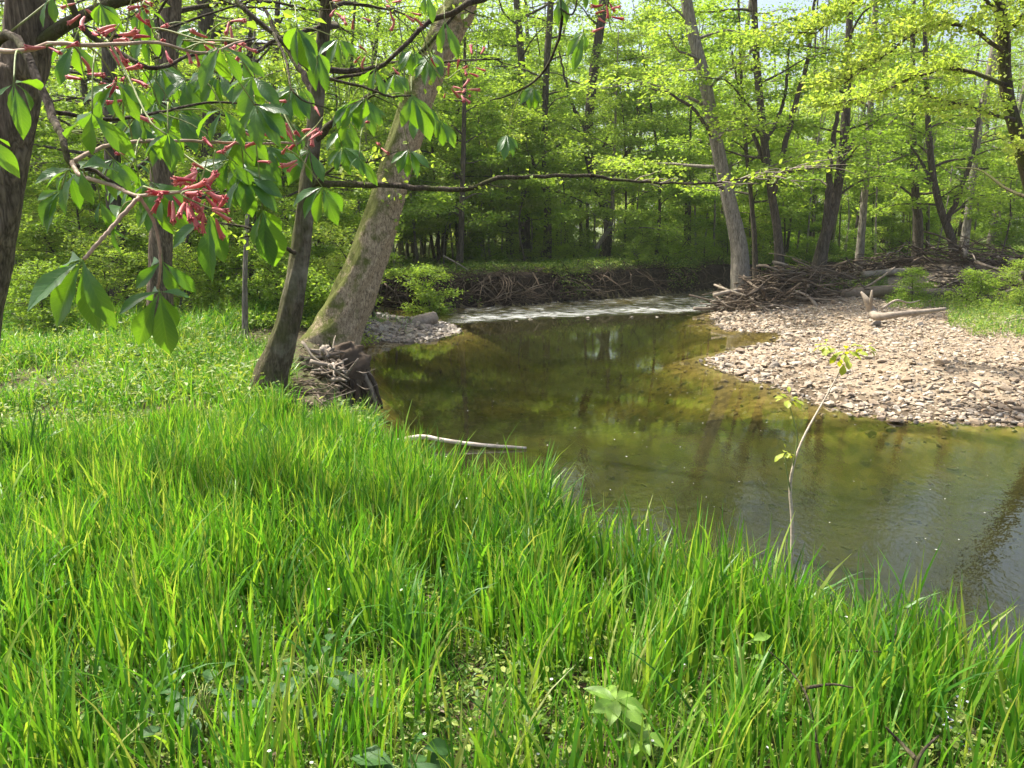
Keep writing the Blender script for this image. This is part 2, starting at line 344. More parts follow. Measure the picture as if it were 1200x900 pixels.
def axis(lo, hi, step, far, g=1.22):
    c = list(np.arange(lo, hi + 1e-6, step)); s = step
    while c[-1] < far: s *= g; c.append(c[-1] + s)
    s = step
    while c[0] > -far: s *= g; c.insert(0, c[0] - s)
    return np.array(c)
def axis2(segs, far):
    c = [segs[0][0]]
    for lo, hi, st in segs:
        while c[-1] < hi - 1e-6: c.append(c[-1] + st)
    s = segs[-1][2]
    while c[-1] < far: s *= 1.2; c.append(c[-1] + s)
    s = segs[0][2]
    while c[0] > -far: s *= 1.25; c.insert(0, c[0] - s)
    return np.array(c)
gx = axis(-8, 16, .1, 500); gy = axis2([(0, 13, .09), (13, 33, .15)], 500)
GX, GY = np.meshgrid(gx, gy); GZ, GD, GT = terrain(GX, GY)
GV = np.stack([GX.ravel(), GY.ravel(), GZ.ravel()], 1)
nx, ny = len(gx), len(gy)
ii, jj = np.meshgrid(np.arange(nx - 1), np.arange(ny - 1)); ii = ii.ravel(); jj = jj.ravel()
GF = np.stack([jj * nx + ii, jj * nx + ii + 1, (jj + 1) * nx + ii + 1, (jj + 1) * nx + ii], 1)
fd = GD.ravel()[GF].mean(1); ft = GT.ravel()[GF[:, 0]]; fc = GV[GF].mean(1)
zone = np.full(len(GF), 'meadow_ground', object)
zone[fc[:, 1] > 14] = 'forest_floor'
zone[(fc[:, 0] < -2) & (fc[:, 1] > 13)] = 'forest_floor'
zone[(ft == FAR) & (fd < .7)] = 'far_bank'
zone[(ft == BAR) & (fd > 0)] = 'gravel_bar'
zone[(ft == SHOAL) & (fd > 0) & (fd < 1.2)] = 'gravel_shoal'
zone[(fc[:, 1] > 33)] = 'forest_floor'
zone[fd <= 0] = 'stream_bed'
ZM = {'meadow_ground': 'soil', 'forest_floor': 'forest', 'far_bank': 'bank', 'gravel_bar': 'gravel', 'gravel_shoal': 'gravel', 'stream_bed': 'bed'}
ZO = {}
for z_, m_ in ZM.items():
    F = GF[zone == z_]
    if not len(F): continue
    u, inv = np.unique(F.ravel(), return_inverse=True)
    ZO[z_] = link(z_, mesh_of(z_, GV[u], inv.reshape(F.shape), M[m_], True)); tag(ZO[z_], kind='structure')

# the water
wx = np.arange(-6, 42, .15); wy = np.arange(1.6, 36, .13)
WX, WY = np.meshgrid(wx, wy)
PX, PY, _ = proj(np.stack([WX, WY, 0 * WX], -1))
line = np.interp(PX, [380, 500, 560, 640, 720, 850, 1300], [384, 380, 377, 372, 368, 364, 352])
rif = smooth((line - PY) / 5 + .5) * smooth((PX - 490) / 60)
foam = .55 * np.exp(-((PY - (line - 3 + 1.5 * np.sin(PX * .05))) / 4) ** 2) * smooth((PX - 500) / 60) + 0.66 * rif
chop = .08 + .8 * smooth((9 - WY) / 5)
WV = np.stack([WX.ravel(), WY.ravel(), (.03 * rif * fbm(WX, WY, 21, 9, 3)).ravel()], 1)
n1 = len(wx); ii, jj = np.meshgrid(np.arange(n1 - 1), np.arange(len(wy) - 1)); ii = ii.ravel(); jj = jj.ravel()
WF = np.stack([jj * n1 + ii, jj * n1 + ii + 1, (jj + 1) * n1 + ii + 1, (jj + 1) * n1 + ii], 1)
wd_ = shore_info(WX, WY)[0].ravel()
WF = WF[wd_[WF].min(1) < .5]
wm = mesh_of('creek_water', WV, WF, M['water'], True)
for nm, ar in (('riffle', rif), ('foam', foam), ('chop', chop), ('depth', -terrain(WX, WY)[0])):
    at = wm.attributes.new(nm, 'FLOAT', 'POINT'); at.data.foreach_set('value', np.clip(ar, 0, 3).ravel().astype(np.float32))
tag(link('creek_water', wm), kind='structure')

# ------------------------------------------------------------------ leaves, blades
def unit(a): return a / (np.linalg.norm(a, axis=-1, keepdims=True) + 1e-9)
def leaf_quads(P, D, Nn, ln, wd, fold=.15):
    """rhombic leaves folded on the midrib: base P, direction D, normal Nn"""
    D = unit(D); Sd = unit(np.cross(D, Nn)); U = np.cross(Sd, D)
    ln = ln[:, None]; wd = wd[:, None]
    V = np.stack([P, P + D * ln * .48 + Sd * wd * .5 + U * wd * fold, P + D * ln - U * ln * .08, P + D * ln * .48 - Sd * wd * .5 + U * wd * fold], 1)
    n = len(P); F = np.arange(n * 4).reshape(n, 4)
    return V.reshape(-1, 3), F
def leaf_hex(P, D, Nn, ln, wd, fold=.12):
    """rounder six-cornered leaves of two quads"""
    D = unit(D); Sd = unit(np.cross(D, Nn)); U = np.cross(Sd, D)
    ln = ln[:, None]; wd = wd[:, None]
    V = np.stack([P, P + D * ln * .28 + Sd * wd * .46 + U * wd * fold, P + D * ln * .68 + Sd * wd * .42 + U * wd * fold, P + D * ln - U * ln * .12,
                  P + D * ln * .68 - Sd * wd * .42 + U * wd * fold, P + D * ln * .28 - Sd * wd * .46 + U * wd * fold], 1)
    b = np.arange(len(P))[:, None] * 6
    F = np.vstack([b + np.array([[0, 1, 2, 3]]), b + np.array([[0, 3, 4, 5]])])
    return V.reshape(-1, 3), F
def blades(P, az, lean, bend, ht, wd, rng, seg=4):
    """curved grass blades"""
    n = len(P); hd = np.stack([np.cos(az), np.sin(az), 0 * az], 1)
    ph = az + math.pi / 2 + rng.normal(0, .7, n); sd = np.stack([np.cos(ph), np.sin(ph), 0 * ph], 1)
    rows = []; q = P.copy(); e = math.pi / 2 - lean
    ts = np.linspace(0, 1, seg + 1); prof = np.interp(ts, [0, .25, .6, .85, 1], [.55, 1, .85, .5, .04])
    for k, t in enumerate(ts):
        if k:
            ang = e - bend * (t - .5 / seg) ** 1.5 * 1.6
            q = q + (hd * np.cos(ang)[:, None] + np.array([0, 0, 1.0]) * np.sin(ang)[:, None]) * (ht / seg)[:, None]
        s = sd * (wd * prof[k] * .5)[:, None]
        rows.append(q - s); rows.append(q + s)
    V = np.stack(rows, 1).reshape(-1, 3); m = 2 * (seg + 1)
    b = np.arange(n)[:, None] * m
    F = np.vstack([b + np.array([[2 * k, 2 * k + 1, 2 * k + 3, 2 * k + 2]]) for k in range(seg)])
    return V, F

# ------------------------------------------------------------------ trees
def limb_path(rng, p0, az, L, e0, e1, n=6):
    P = [np.array(p0, float)]; a = az
    for k in range(1, n):
        s = k / (n - 1); e = e0 * (1 - s) + e1 * s + rng.normal(0, .12); a += rng.normal(0, .16)
        P.append(P[-1] + L / (n - 1) * np.array([math.cos(a) * math.cos(e), math.sin(a) * math.cos(e), math.sin(e)]))
    return np.array(P)
def crown_geo(rng, TP, TR, nb, tmin, reach, per, ln, twigs=9, e0=(.1, .8), e1=(-.15, .15), azr=None, limbs=None, vj=.06, seg=5, taper=.6, hexa=False, spread=.38, thin=(1, 1)):
    """limbs into MB limbs, leaves returned as (V, F)"""
    ts = np.linspace(0, 1, len(TP)); LP, LD = [], []
    for i in range(nb):
        t = tmin + (1 - tmin) * ((i + rng.uniform(0, 1)) / nb) ** .95
        p0 = np.array([np.interp(t, ts, TP[:, k]) for k in range(3)]); r0 = np.interp(t, ts, TR)
        az = rng.uniform(*azr) if azr else i * 2.4 + rng.normal(0, .5)
        L = reach * (1 - taper * (t - tmin) / (1 - tmin + 1e-6)) * rng.uniform(.55, 1.15)
        B = limb_path(rng, p0, az, L, rng.uniform(*e0), rng.uniform(*e1))
        rb = min(r0 * .5, .012 + L * .011)
        if limbs is not None: limbs.add(*tube(spline(B, 9), np.linspace(rb, .005, 9), seg, cap=False))
        for q in range(twigs):
            s = rng.uniform(.22, 1.0); k = s * (len(B) - 1); k0 = min(int(k), len(B) - 2); pp = B[k0] + (B[k0 + 1] - B[k0]) * (k - k0)
            bd = unit(B[k0 + 1] - B[k0]); side = (1 if q % 2 else -1) * rng.uniform(.4, 1.2)
            a = math.atan2(bd[1], bd[0]) + side
            tl = L * spread * (1.15 - .6 * s) * rng.uniform(.5, 1.2)
            T_ = limb_path(rng, pp, a, tl, rng.uniform(-.1, .4), rng.uniform(-.35, .1), 4)
            if limbs is not None: limbs.add(*tube(T_, np.linspace(.008, .002, 4), 3, cap=False))
            m = max(3, int(per * tl / (reach * .25) * rng.uniform(.5, 1.3) * (thin[0] + (thin[1] - thin[0]) * t)))
            u = rng.uniform(.05, 1, m) * 2.999; k0 = u.astype(int); pos = T_[k0] + (T_[k0 + 1] - T_[k0]) * (u - k0)[:, None]
            pos += rng.normal(0, 1, (m, 3)) * np.array([1, 1, .35]) * ln * 1.6 + np.array([0, 0, 1]) * rng.normal(0, vj, (m, 1))
            dd = unit(T_[-1] - T_[0]) * .7 + rng.normal(0, .6, (m, 3)) * np.array([1, 1, .5])
            LP.append(pos); LD.append(dd)
    P = np.vstack(LP); D = np.vstack(LD); n = len(P)
    Nn = np.array([0, 0, 1.0]) + rng.normal(0, .5, (n, 3)); s = rng.uniform(.65, 1.25, n) * ln
    fn = leaf_hex if hexa else leaf_quads
    return fn(P, D, Nn, s, s * rng.uniform(.5, .75, n))
def trunk_relief(seed, amp=.06, flare=.5, lobes=5):
    g = np.random.default_rng(seed); k = [(g.integers(2, 9), g.uniform(2, 14), g.uniform(0, 6.28), g.uniform(.4, 1)) for _ in range(7)]
    def f(a, t):
        s = 0
        for n, m_, ph, am in k: s = s + am * np.sin(n * a + m_ * t * 6 * (1 if n % 2 else -1) + ph + 1.2 * np.sin(m_ * t * 3 + ph))
        return 1 + amp * s / 2.2 + flare * np.exp(-t / .055) * (1 + .5 * np.cos(lobes * a + seed))
    return f

GROUP_BG = 'trees of the dense wood beyond the creek'
variants = []
def make_variant(seed, height, r0, nb, tmin, reach, per, ln, twigs, lean, leafm, barkm, **k):
    rng = np.random.default_rng(seed)
    TP = spline(np.array([[0, 0, -.2], [lean * .2 + rng.normal(0, .1), rng.normal(0, .1), height * .3], [lean * .55 + rng.normal(0, .2), rng.normal(0, .2), height * .65], [lean, rng.normal(0, .3), height]]), 16)
    TR = r0 * (1 - .85 * np.linspace(0, 1, 16) ** 1.1); mb = MB()
    mb.add(*tube(TP, TR, 8, trunk_relief(seed, .05, .5), cap=False))
    V, F = crown_geo(rng, TP, TR, nb, tmin, reach, per, ln, twigs, limbs=mb, seg=4, **k)
    return (mb.data('trunk', M[barkm]), mesh_of('crown', V, F, M[leafm]))
def place_tree(var, x, y, rz, sc, name, label, cat, group=None, z=None):
    o = thing(name, label, cat, (x, y, ground_z(x, y) if z is None else z), group)
    o.rotation_euler = (random.gauss(0, .045), random.gauss(0, .045), rz); o.scale = (sc,) * 3
    link('trunk', var[0], o); link('crown', var[1], o)
    return o
V_TALL = [make_variant(100 + i, h_, r_ * .72, nb_, .14, re_, 27, .12, 11, ln_, 'leaf_far', b_, thin=(1.35, .6)) for i, (h_, r_, nb_, re_, ln_, b_) in enumerate([
    (17, .19, 30, 4.2, .8, 'bark_far'), (15, .14, 28, 3.6, -1.2, 'bark_far'), (19, .24, 32, 4.6, .3, 'bark_far'), (14, .11, 26, 3.4, 1.4, 'bark_pale'), (18, .2, 30, 4.0, -.5, 'bark_pale')])]
V_UNDER = [make_variant(200 + i, h_, r_, nb_, .24, re_, 84, .095, 10, ln_, lm_, b_, e0=(.1, .6), e1=(-.1, .1), vj=.04) for i, (h_, r_, nb_, re_, ln_, lm_, b_) in enumerate([
    (6.0, .045, 20, 2.2, .4, 'leaf_far', 'bark_far'), (7.5, .06, 24, 2.6, -.5, 'leaf_far', 'bark_far'), (4.2, .03, 16, 1.7, .3, 'leaf_mid', 'bark_far'), (5.2, .04, 18, 2.1, .2, 'leaf_yellow', 'bark_pale')])]
V_POLE = [make_variant(400 + i, h_, .042, 9, .5, 1.4, 24, .09, 6, ln_, 'leaf_far', 'bark_pale') for i, (h_, ln_) in enumerate([(9, .7), (10.5, -1.0), (8, 1.3)])]
V_BUSH = [make_variant(300 + i, h_, .03, nb_, .02, re_, 46, .075, 8, .1, lm_, 'bark_far', e0=(.3, 1.0), e1=(.0, .3), vj=.05) for i, (h_, nb_, re_, lm_) in enumerate([
    (1.5, 18, 1.0, 'leaf_mid'), (1.9, 20, 1.2, 'leaf_yellow'), (1.1, 16, .9, 'leaf_far')])]

def hero(name, label, pts, Y, height, barkm, relief_seed=None, seg=28, m=70, crown=None, base_z=None, dY=0, flare=.45, extra=None, sub=None):
    """trunk along (px, py, width px) read from the photograph, standing at distance Y; it goes on above the frame"""
    W = []; Rr = []
    for k, (px, py, wpx) in enumerate(pts):
        yy = Y + dY * k / max(1, len(pts) - 1); p = aty(px, py, yy); W.append(p); Rr.append(wpx / 900 * proj(p)[2] / 2 * .83)
    W = np.array(W); Rr = np.array(Rr)
    zb = ground_z(W[0][0], W[0][1]) if base_z is None else base_z
    W[0][2] = zb - .12
    up = unit(W[-1] - W[-2]); top = W[-1] + up * .01
    if height > W[-1][2] + .5:
        steps = 3; d = up.copy()
        for k in range(steps):
            d = unit(d * .7 + np.array([0, 0, .3])); W = np.vstack([W, W[-1] + d * (height - top[2]) / steps]); Rr = np.append(Rr, Rr[len(pts) - 1] * (1 - (k + 1) / steps * .8))
    n = len(W); P = spline(W, m); Q = np.interp(np.linspace(0, n - 1, m), np.arange(n), Rr)
    o = thing(name, label, 'tree', (W[0][0], W[0][1], zb))
    mb = MB(); mb.add(*tube(P, Q, seg, trunk_relief(relief_seed if relief_seed is not None else len(bpy.data.objects), .06, flare), cap=True))
    lm = MB(); has = False
    if crown:
        k = dict(crown); leafm = k.pop('leaf'); rng = np.random.default_rng(k.pop('seed', 7))
        V, F = crown_geo(rng, P, Q, limbs=lm, **k); has = True
        link('crown', mesh_of('crown', V - W[0] * [1, 1, 0] - [0, 0, zb], F, M[leafm]), o)
    mb.build('trunk', M[barkm], o)
    if has: lm.build('limb', M[barkm if barkm not in ('bark_lean', 'bark_mid', 'bark_rough') else 'bark_dark'], o)['kind'] = 'stuff'
    return o, P, Q

def limb_on(tree, pts, mat, rad, name='limb', m=40, seg=8, seed=1):
    """one limb through world points"""
    g = np.random.default_rng(seed); P = spline(np.array(pts), m); P[1:-1] += g.normal(0, 1, (m - 2, 3)) * rad[0] * .18
    mb = MB(); mb.add(*tube(P, np.interp(np.linspace(0, 1, m), np.linspace(0, 1, len(rad)), rad), seg, trunk_relief(seed, .12, 0)))
    mb.build(name, mat, tree); return P
def spray(tree, P, s0, s1, ntw, tl, per, ln, leafm, barkm, seed, name='foliage', vj=.03, hexa=True):
    rng = np.random.default_rng(seed); lm = MB(); LP = []; LD = []
    for q in range(ntw):
        s = rng.uniform(s0, s1) * (len(P) - 1); k0 = min(int(s), len(P) - 2); pp = P[k0] + (P[k0 + 1] - P[k0]) * (s - k0)
        bd = unit(P[k0 + 1] - P[k0]); a = math.atan2(bd[1], bd[0]) + (1 if q % 2 else -1) * rng.uniform(.3, 1.3)
        T_ = limb_path(rng, pp, a, tl * rng.uniform(.4, 1.2), rng.uniform(-.3, .6), rng.uniform(-.4, .2), 5)
        lm.add(*tube(spline(T_, 7), np.linspace(.006, .0015, 7), 4, cap=False))
        m = max(2, int(per * rng.uniform(.5, 1.4))); u = rng.uniform(.15, 1, m) * 3.999; k1 = u.astype(int)
        pos = T_[k1] + (T_[k1 + 1] - T_[k1]) * (u - k1)[:, None] + rng.normal(0, 1, (m, 3)) * ln * .8 + np.array([0, 0, 1]) * rng.normal(0, vj, (m, 1))
        LP.append(pos); LD.append(unit(T_[-1] - T_[0]) * .6 + rng.normal(0, .6, (m, 3)))
    Pn = np.vstack(LP); D = np.vstack(LD); n = len(Pn); s = rng.uniform(.6, 1.25, n) * ln
    V, F = (leaf_hex if hexa else leaf_quads)(Pn, D, np.array([0, 0, 1.0]) + rng.normal(0, .55, (n, 3)), s, s * rng.uniform(.6, .85, n))
    off = np.array(tree.location); link(name, mesh_of(name, V - off, F, M[leafm]), tree); lm.build('twig', M[barkm], tree)['kind'] = 'stuff'

# --- the near and middle trees, read off the photograph
o, P, Q = hero('leaning_tree', 'thick pale-barked tree leaning right over the water, mossy near its base',
     [(384, 412, 72), (399, 380, 64), (425, 320, 55), (450, 245, 48), (474, 165, 45), (500, 90, 44), (527, 30, 44), (545, -10, 44)], 11.3, 13, 'bark_lean', 4, 40, 110,
     dict(leaf='leaf_mid', nb=9, tmin=.7, reach=2.6, per=12, ln=.085, twigs=7, seed=31), flare=.28)
spray(o, P[30:75], 0, 1, 26, .7, 9, .07, 'leaf_yellow', 'bark_dark', 41)
o, P, Q = hero('mossy_curved_tree', 'dark crooked tree curving up from the grass, left of the thick leaning tree',
     [(305, 478, 52), (318, 440, 44), (336, 385, 34), (350, 310, 27), (358, 240, 24), (366, 170, 22), (374, 90, 20), (381, 20, 18), (384, -10, 18)], 6.9, 9, 'bark_mid', 9, 28, 90,
     dict(leaf='leaf_mid', nb=14, tmin=.55, reach=2.2, per=12, ln=.07, twigs=7, seed=32), flare=.35)
MIDTREE = o
Lp = limb_on(o, [aty(362, 214, 6.9), aty(410, 216, 6.8), aty(460, 218, 6.75), aty(520, 222, 6.7), aty(548, 221, 6.7), aty(582, 210, 6.75), aty(640, 206, 6.8), aty(700, 207, 6.85), aty(760, 214, 6.9), aty(830, 214, 7.0), aty(900, 205, 7.1), aty(960, 196, 7.2)], M['bark_dark'], [.03, .025, .021, .019, .016, .011, .007, .004], m=60, seed=3)
spray(o, Lp, .68, 1.0, 26, .5, 9, .045, 'leaf_yellow', 'driftwood_pale', 43)
spray(o, Lp, .30, .70, 8, .35, 4, .04, 'leaf_yellow', 'bark_dark', 44)
for k, (pts, rad) in enumerate([([(352, 300, 6.9), (325, 285, 6.6), (300, 270, 6.4), (262, 262, 6.3)], [.02, .008]), ([(366, 165, 6.9), (395, 140, 6.7), (425, 118, 6.5), (455, 92, 6.4), (500, 52, 6.3), (545, 5, 6.2)], [.035, .02, .012]),
                                 ([(372, 120, 6.9), (345, 70, 7.1), (318, 30, 7.3), (300, -20, 7.5)], [.03, .012]), ([(381, 30, 6.9), (330, 45, 6.6), (290, 70, 6.4), (262, 110, 6.3)], [.02, .006]),
                                 ([(360, 225, 6.9), (395, 195, 6.7), (440, 190, 6.5)], [.014, .004])]):
    q_ = limb_on(o, [aty(*p) for p in pts], M['bark_dark'], rad, m=24, seed=20 + k)
    spray(o, q_, .3, 1, 9, .5, 8, .055, 'leaf_mid' if k % 2 else 'leaf_yellow', 'bark_dark', 50 + k)
hero('furrowed_trunk_tree', 'large furrowed grey-brown trunk at the far left edge, nearest of the trees',
     [(-70, 620, 96), (-52, 500, 84), (-34, 400, 64), (-12, 300, 58), (6, 200, 56), (22, 100, 57), (36, 0, 60)], 4.6, 12, 'bark_rough', 12, 40, 100,
     dict(leaf='leaf_mid', nb=10, tmin=.62, reach=2.4, per=12, ln=.08, twigs=6, seed=33))
hero('twin_trunk_tree', 'broad grey tree with a dark hollow base behind the hanging red flowers',
     [(188, 405, 40), (187, 370, 34), (188, 300, 31), (190, 200, 30), (193, 100, 29), (200, 0, 28)], 9.9, 15, 'bark_rough', 13, 28, 70,
     dict(leaf='leaf_far', nb=14, tmin=.3, reach=2.6, per=14, ln=.08, twigs=7, seed=34))
hero('dark_tree', 'dark upright tree between the grey hollow-based tree and the crooked mossy one',
     [(254, 342, 34), (253, 300, 28), (250, 200, 25), (246, 100, 23), (240, 0, 22)], 16, 16, 'bark_far', 14, 20, 50,
     dict(leaf='leaf_far', nb=22, tmin=.2, reach=3.2, per=20, ln=.09, twigs=8, seed=35))
hero('thin_pole_tree', 'thin straight pale sapling standing in the grass left of the crooked mossy tree',
     [(286, 388, 8), (287, 330, 7), (290, 250, 6), (294, 150, 5), (298, 60, 4)], 11, 6.5, 'bark_pale', 15, 8, 24,
     dict(leaf='leaf_yellow', nb=9, tmin=.5, reach=.9, per=12, ln=.07, twigs=5, seed=36))
FORKS = {'forked_tree': [([(905, 235, 22.5), (914, 190, 22.4), (930, 130, 22.2), (948, 60, 22), (955, 0, 22)], [.10, .07, .04]), ([(903, 215, 22.5), (888, 170, 22.7), (868, 120, 23), (858, 60, 23.2)], [.09, .05, .025]), ([(896, 170, 22.5), (918, 120, 22.8), (925, 50, 23)], [.06, .03])],
         'slanting_tree': [([(966, 285, 23), (970, 235, 22.9), (974, 180, 22.8), (984, 120, 22.6)], [.12, .09, .05]), ([(984, 190, 23), (1004, 160, 22.6), (1030, 140, 22.2)], [.05, .015])],
         'riverside_tree': [([(838, 165, 21.6), (815, 130, 21.2), (785, 110, 20.8), (760, 104, 20.4)], [.06, .015]), ([(852, 225, 21.6), (835, 215, 21.2), (800, 214, 20.8)], [.04, .012])],
         'broken_bank_tree': [([(1108, 262, 24.5), (1125, 225, 24.3), (1140, 180, 24), (1150, 120, 24)], [.09, .04]), ([(1096, 225, 24.5), (1080, 190, 24.6), (1062, 165, 24.8)], [.06, .02])],
         'far_bank_tree': [([(708, 240, 31), (725, 200, 30.8), (745, 150, 30.5), (750, 90, 30.5)], [.12, .05]), ([(692, 160, 31), (670, 120, 31), (655, 60, 31)], [.09, .03])],
         'straight_bank_tree': [([(641, 230, 30), (622, 180, 29.8), (612, 110, 29.6)], [.08, .03])]}
HERO = {}
for k, (nm, lab, pts, Y, hh, bk, red) in enumerate([
    ('riverside_tree', 'tall grey tree rising left of the driftwood jam, tilted to the left', [(872, 330, 26), (866, 290, 22), (853, 230, 20), (838, 160, 18), (825, 90, 17), (808, 20, 16)], 21.6, 17, 'bark_pale', 4.0),
    ('forked_tree', 'dark forked tree behind the left end of the driftwood jam', [(916, 328, 15), (912, 280, 12), (903, 220, 11), (895, 160, 11), (888, 90, 10), (884, 10, 9)], 22.5, 16, 'bark_far', 3.6),
    ('slim_dark_tree', 'slim dark tree between the tall grey tree and the forked one', [(888, 326, 8), (884, 280, 7), (879, 220, 6), (872, 150, 5)], 23.5, 12, 'bark_far', 2.6),
    ('slanting_tree', 'dark tree slanting to the right above the middle of the driftwood jam', [(955, 322, 19), (965, 285, 16), (978, 240, 14), (986, 190, 13), (992, 130, 11), (994, 60, 10)], 23, 15, 'bark_far', 3.6),
    ('pale_tree', 'straight pale-barked tree right of the slanting dark tree', [(1006, 316, 12), (1009, 280, 10), (1014, 220, 9), (1018, 160, 9), (1022, 90, 8), (1026, 10, 8)], 25, 16, 'bark_pale', 3.2),
    ('broken_bank_tree', 'brown tree standing on the heaped driftwood, leaning left', [(1126, 318, 13), (1116, 285, 11), (1104, 250, 10), (1094, 210, 9), (1088, 150, 8)], 24.5, 13, 'bark_far', 3.0),
    ('stout_far_tree', 'stout short tree with shaggy base behind the heaped driftwood', [(1078, 306, 17), (1076, 270, 13), (1073, 230, 11), (1070, 170, 9)], 27, 14, 'bark_far', 3.2),
    ('far_bank_tree', 'thick dark tree on the far bank right of the leaning trunk', [(706, 318, 14), (712, 260, 12), (690, 180, 13), (694, 100, 13), (705, 20, 13)], 31, 18, 'bark_far', 3.6),
    ('straight_bank_tree', 'straight dark tree above the tangled roots of the far bank', [(640, 316, 12), (642, 250, 10), (638, 170, 10), (640, 90, 9), (645, 10, 9)], 30, 17, 'bark_far', 3.6),
    ('crooked_bank_tree', 'crooked tree with roots hanging down the far bank', [(690, 322, 8), (700, 290, 7), (716, 262, 6), (718, 220, 5)], 28.6, 9, 'bark_pale', 2.4),
    ('shoal_side_tree', 'slim brown tree rising from the far bank behind the small log', [(536, 330, 12), (539, 300, 10), (541, 250, 8), (543, 180, 7)], 25.2, 11, 'bark_far', 2.6)]):
    HERO[nm], _p, _q = hero(nm, lab, pts, Y, hh, bk, 60 + k, 12, 40, dict(leaf='leaf_far', nb=20, tmin=.25, reach=red, per=60, ln=.12, twigs=10, seed=70 + k), base_z=None)
for tr_, fk in FORKS.items():
    for pts_, rad_ in fk: limb_on(HERO[tr_], [aty(*q) for q in pts_], M['bark_far'], rad_, m=26, seg=9, seed=int(pts_[0][0]))
# overhanging tree at the right edge, out of the frame below
o, P, Q = hero('ivy_trunk_tree', 'gnarled leafy trunk at the right edge under bright yellow-green maple leaves',
     [(1262, 440, 28), (1240, 330, 24), (1212, 230, 21), (1196, 170, 19), (1180, 110, 17), (1176, 50, 16), (1172, -10, 15)], 11.5, 12, 'bark_dark', 90, 20, 70, flare=.3)
YT = o
for k, (pts, rad, n_) in enumerate([
    ([(1176, 60, 11.4), (1130, 30, 11), (1080, 35, 10.6), (1030, 70, 10.4), (985, 100, 10.2)], [.03, .006], 46), ([(1174, 20, 11.4), (1120, -30, 11.2), (1050, -20, 11), (990, 10, 10.8), (955, 40, 10.6)], [.03, .006], 46),
    ([(1180, 100, 11.4), (1120, 80, 11.6), (1070, 92, 11.8), (1020, 112, 12), (960, 125, 12.2)], [.03, .006], 36), ([(1174, 10, 11.4), (1130, -50, 10.5), (1060, -60, 10), (980, -40, 9.6)], [.03, .006], 36),
    ([(1178, 40, 11.4), (1210, 0, 11), (1190, -40, 10.6)], [.04, .01], 24), ([(1188, 140, 11.4), (1150, 130, 11), (1110, 118, 10.8), (1075, 110, 10.6)], [.03, .006], 14),
    ([(1196, 180, 11.4), (1215, 160, 11), (1250, 140, 10.5)], [.03, .01], 16)]):
    q_ = limb_on(o, [aty(*p) for p in pts], M['bark_dark'], rad, m=26, seed=120 + k)
    spray(o, q_, .12, 1, int(n_ * 1.3), .7, 42, .062, 'leaf_yellow', 'bark_dark', 130 + k)
spray(o, P[18:60], 0, 1, 60, .22, 10, .05, 'leaf_yellow', 'bark_dark', 140)
q_ = limb_on(o, [aty(1215, 235, 11.5), aty(1180, 222, 12), aty(1150, 200, 12.5), aty(1120, 196, 13)], M['bark_dark'], [.03, .008], m=20, seed=151)

# --- the wood beyond
rng = np.random.default_rng(77); cnt = 0; placed = []
def far_enough(x, y, d):
    return all((x - a) ** 2 + (y - b) ** 2 > d * d for a, b in placed)
LBL_T = {0: 'tall dark-stemmed tree with green crown in the crowded wood beyond the creek', 1: 'tall dark-stemmed tree with green crown in the crowded wood beyond the creek', 2: 'tall dark-stemmed tree with green crown in the crowded wood beyond the creek',
         3: 'slender pale-stemmed tree with green crown in the crowded wood beyond the creek', 4: 'slender pale-stemmed tree with green crown in the crowded wood beyond the creek'}
for i in range(4000):
    if cnt >= 80: break
    Y = 26 + 34 * rng.uniform(0, 1) ** .8; x = rng.uniform(-.78, .80) * Y
    if Y < 31 and x > -6: continue
    d, _, _, _ = shore_info(np.array([x]), np.array([Y]))
    if d[0] < 1.0 or not far_enough(x, Y, 2.6): continue
    v = int(rng.integers(0, 5)); placed.append((x, Y)); cnt += 1
    place_tree(V_TALL[v], x, Y, rng.uniform(0, 6.28), rng.uniform(.8, 1.15), 'woodland_tree', LBL_T[v], 'tree', 'tall dark-stemmed trees in the wood' if v < 3 else 'pale-stemmed trees in the wood')
cnt = 0
for i in range(4000):
    if cnt >= 85: break
    Y = 27.5 + 20 * rng.uniform(0, 1) ** 1.5; x = rng.uniform(-.55, .78) * Y
    d, _, _, ty = shore_info(np.array([x]), np.array([Y]))
    if d[0] < .8 or ty[0] == BAR or not far_enough(x, Y, 1.3): continue
    v = int(rng.choice([0, 1, 2, 3], p=[.34, .34, .2, .12])); placed.append((x, Y)); cnt += 1
    place_tree(V_UNDER[v], x, Y, rng.uniform(0, 6.28), rng.uniform(.8, 1.7), 'understory_tree',
               'small layered yellow-green tree under the tall wood' if v == 3 else 'small layered green tree under the tall wood', 'tree', 'small yellow-green trees of the wood' if v == 3 else 'small green trees of the wood')
cnt = 0
for i in range(3000):
    if cnt >= 60: break
    Y = rng.uniform(26.5, 44); x = rng.uniform(-.3, .75) * Y
    d, _, _, ty = shore_info(np.array([x]), np.array([Y]))
    if d[0] < .5 or ty[0] == BAR or not far_enough(x, Y, .8): continue
    placed.append((x, Y)); cnt += 1
    place_tree(V_POLE[int(rng.integers(0, 3))], x, Y, rng.uniform(0, 6.28), rng.uniform(.8, 1.2), 'pole_tree', 'thin pale bare-stemmed pole tree among the trees beyond the creek', 'tree', 'thin pale pole trees beyond the creek')
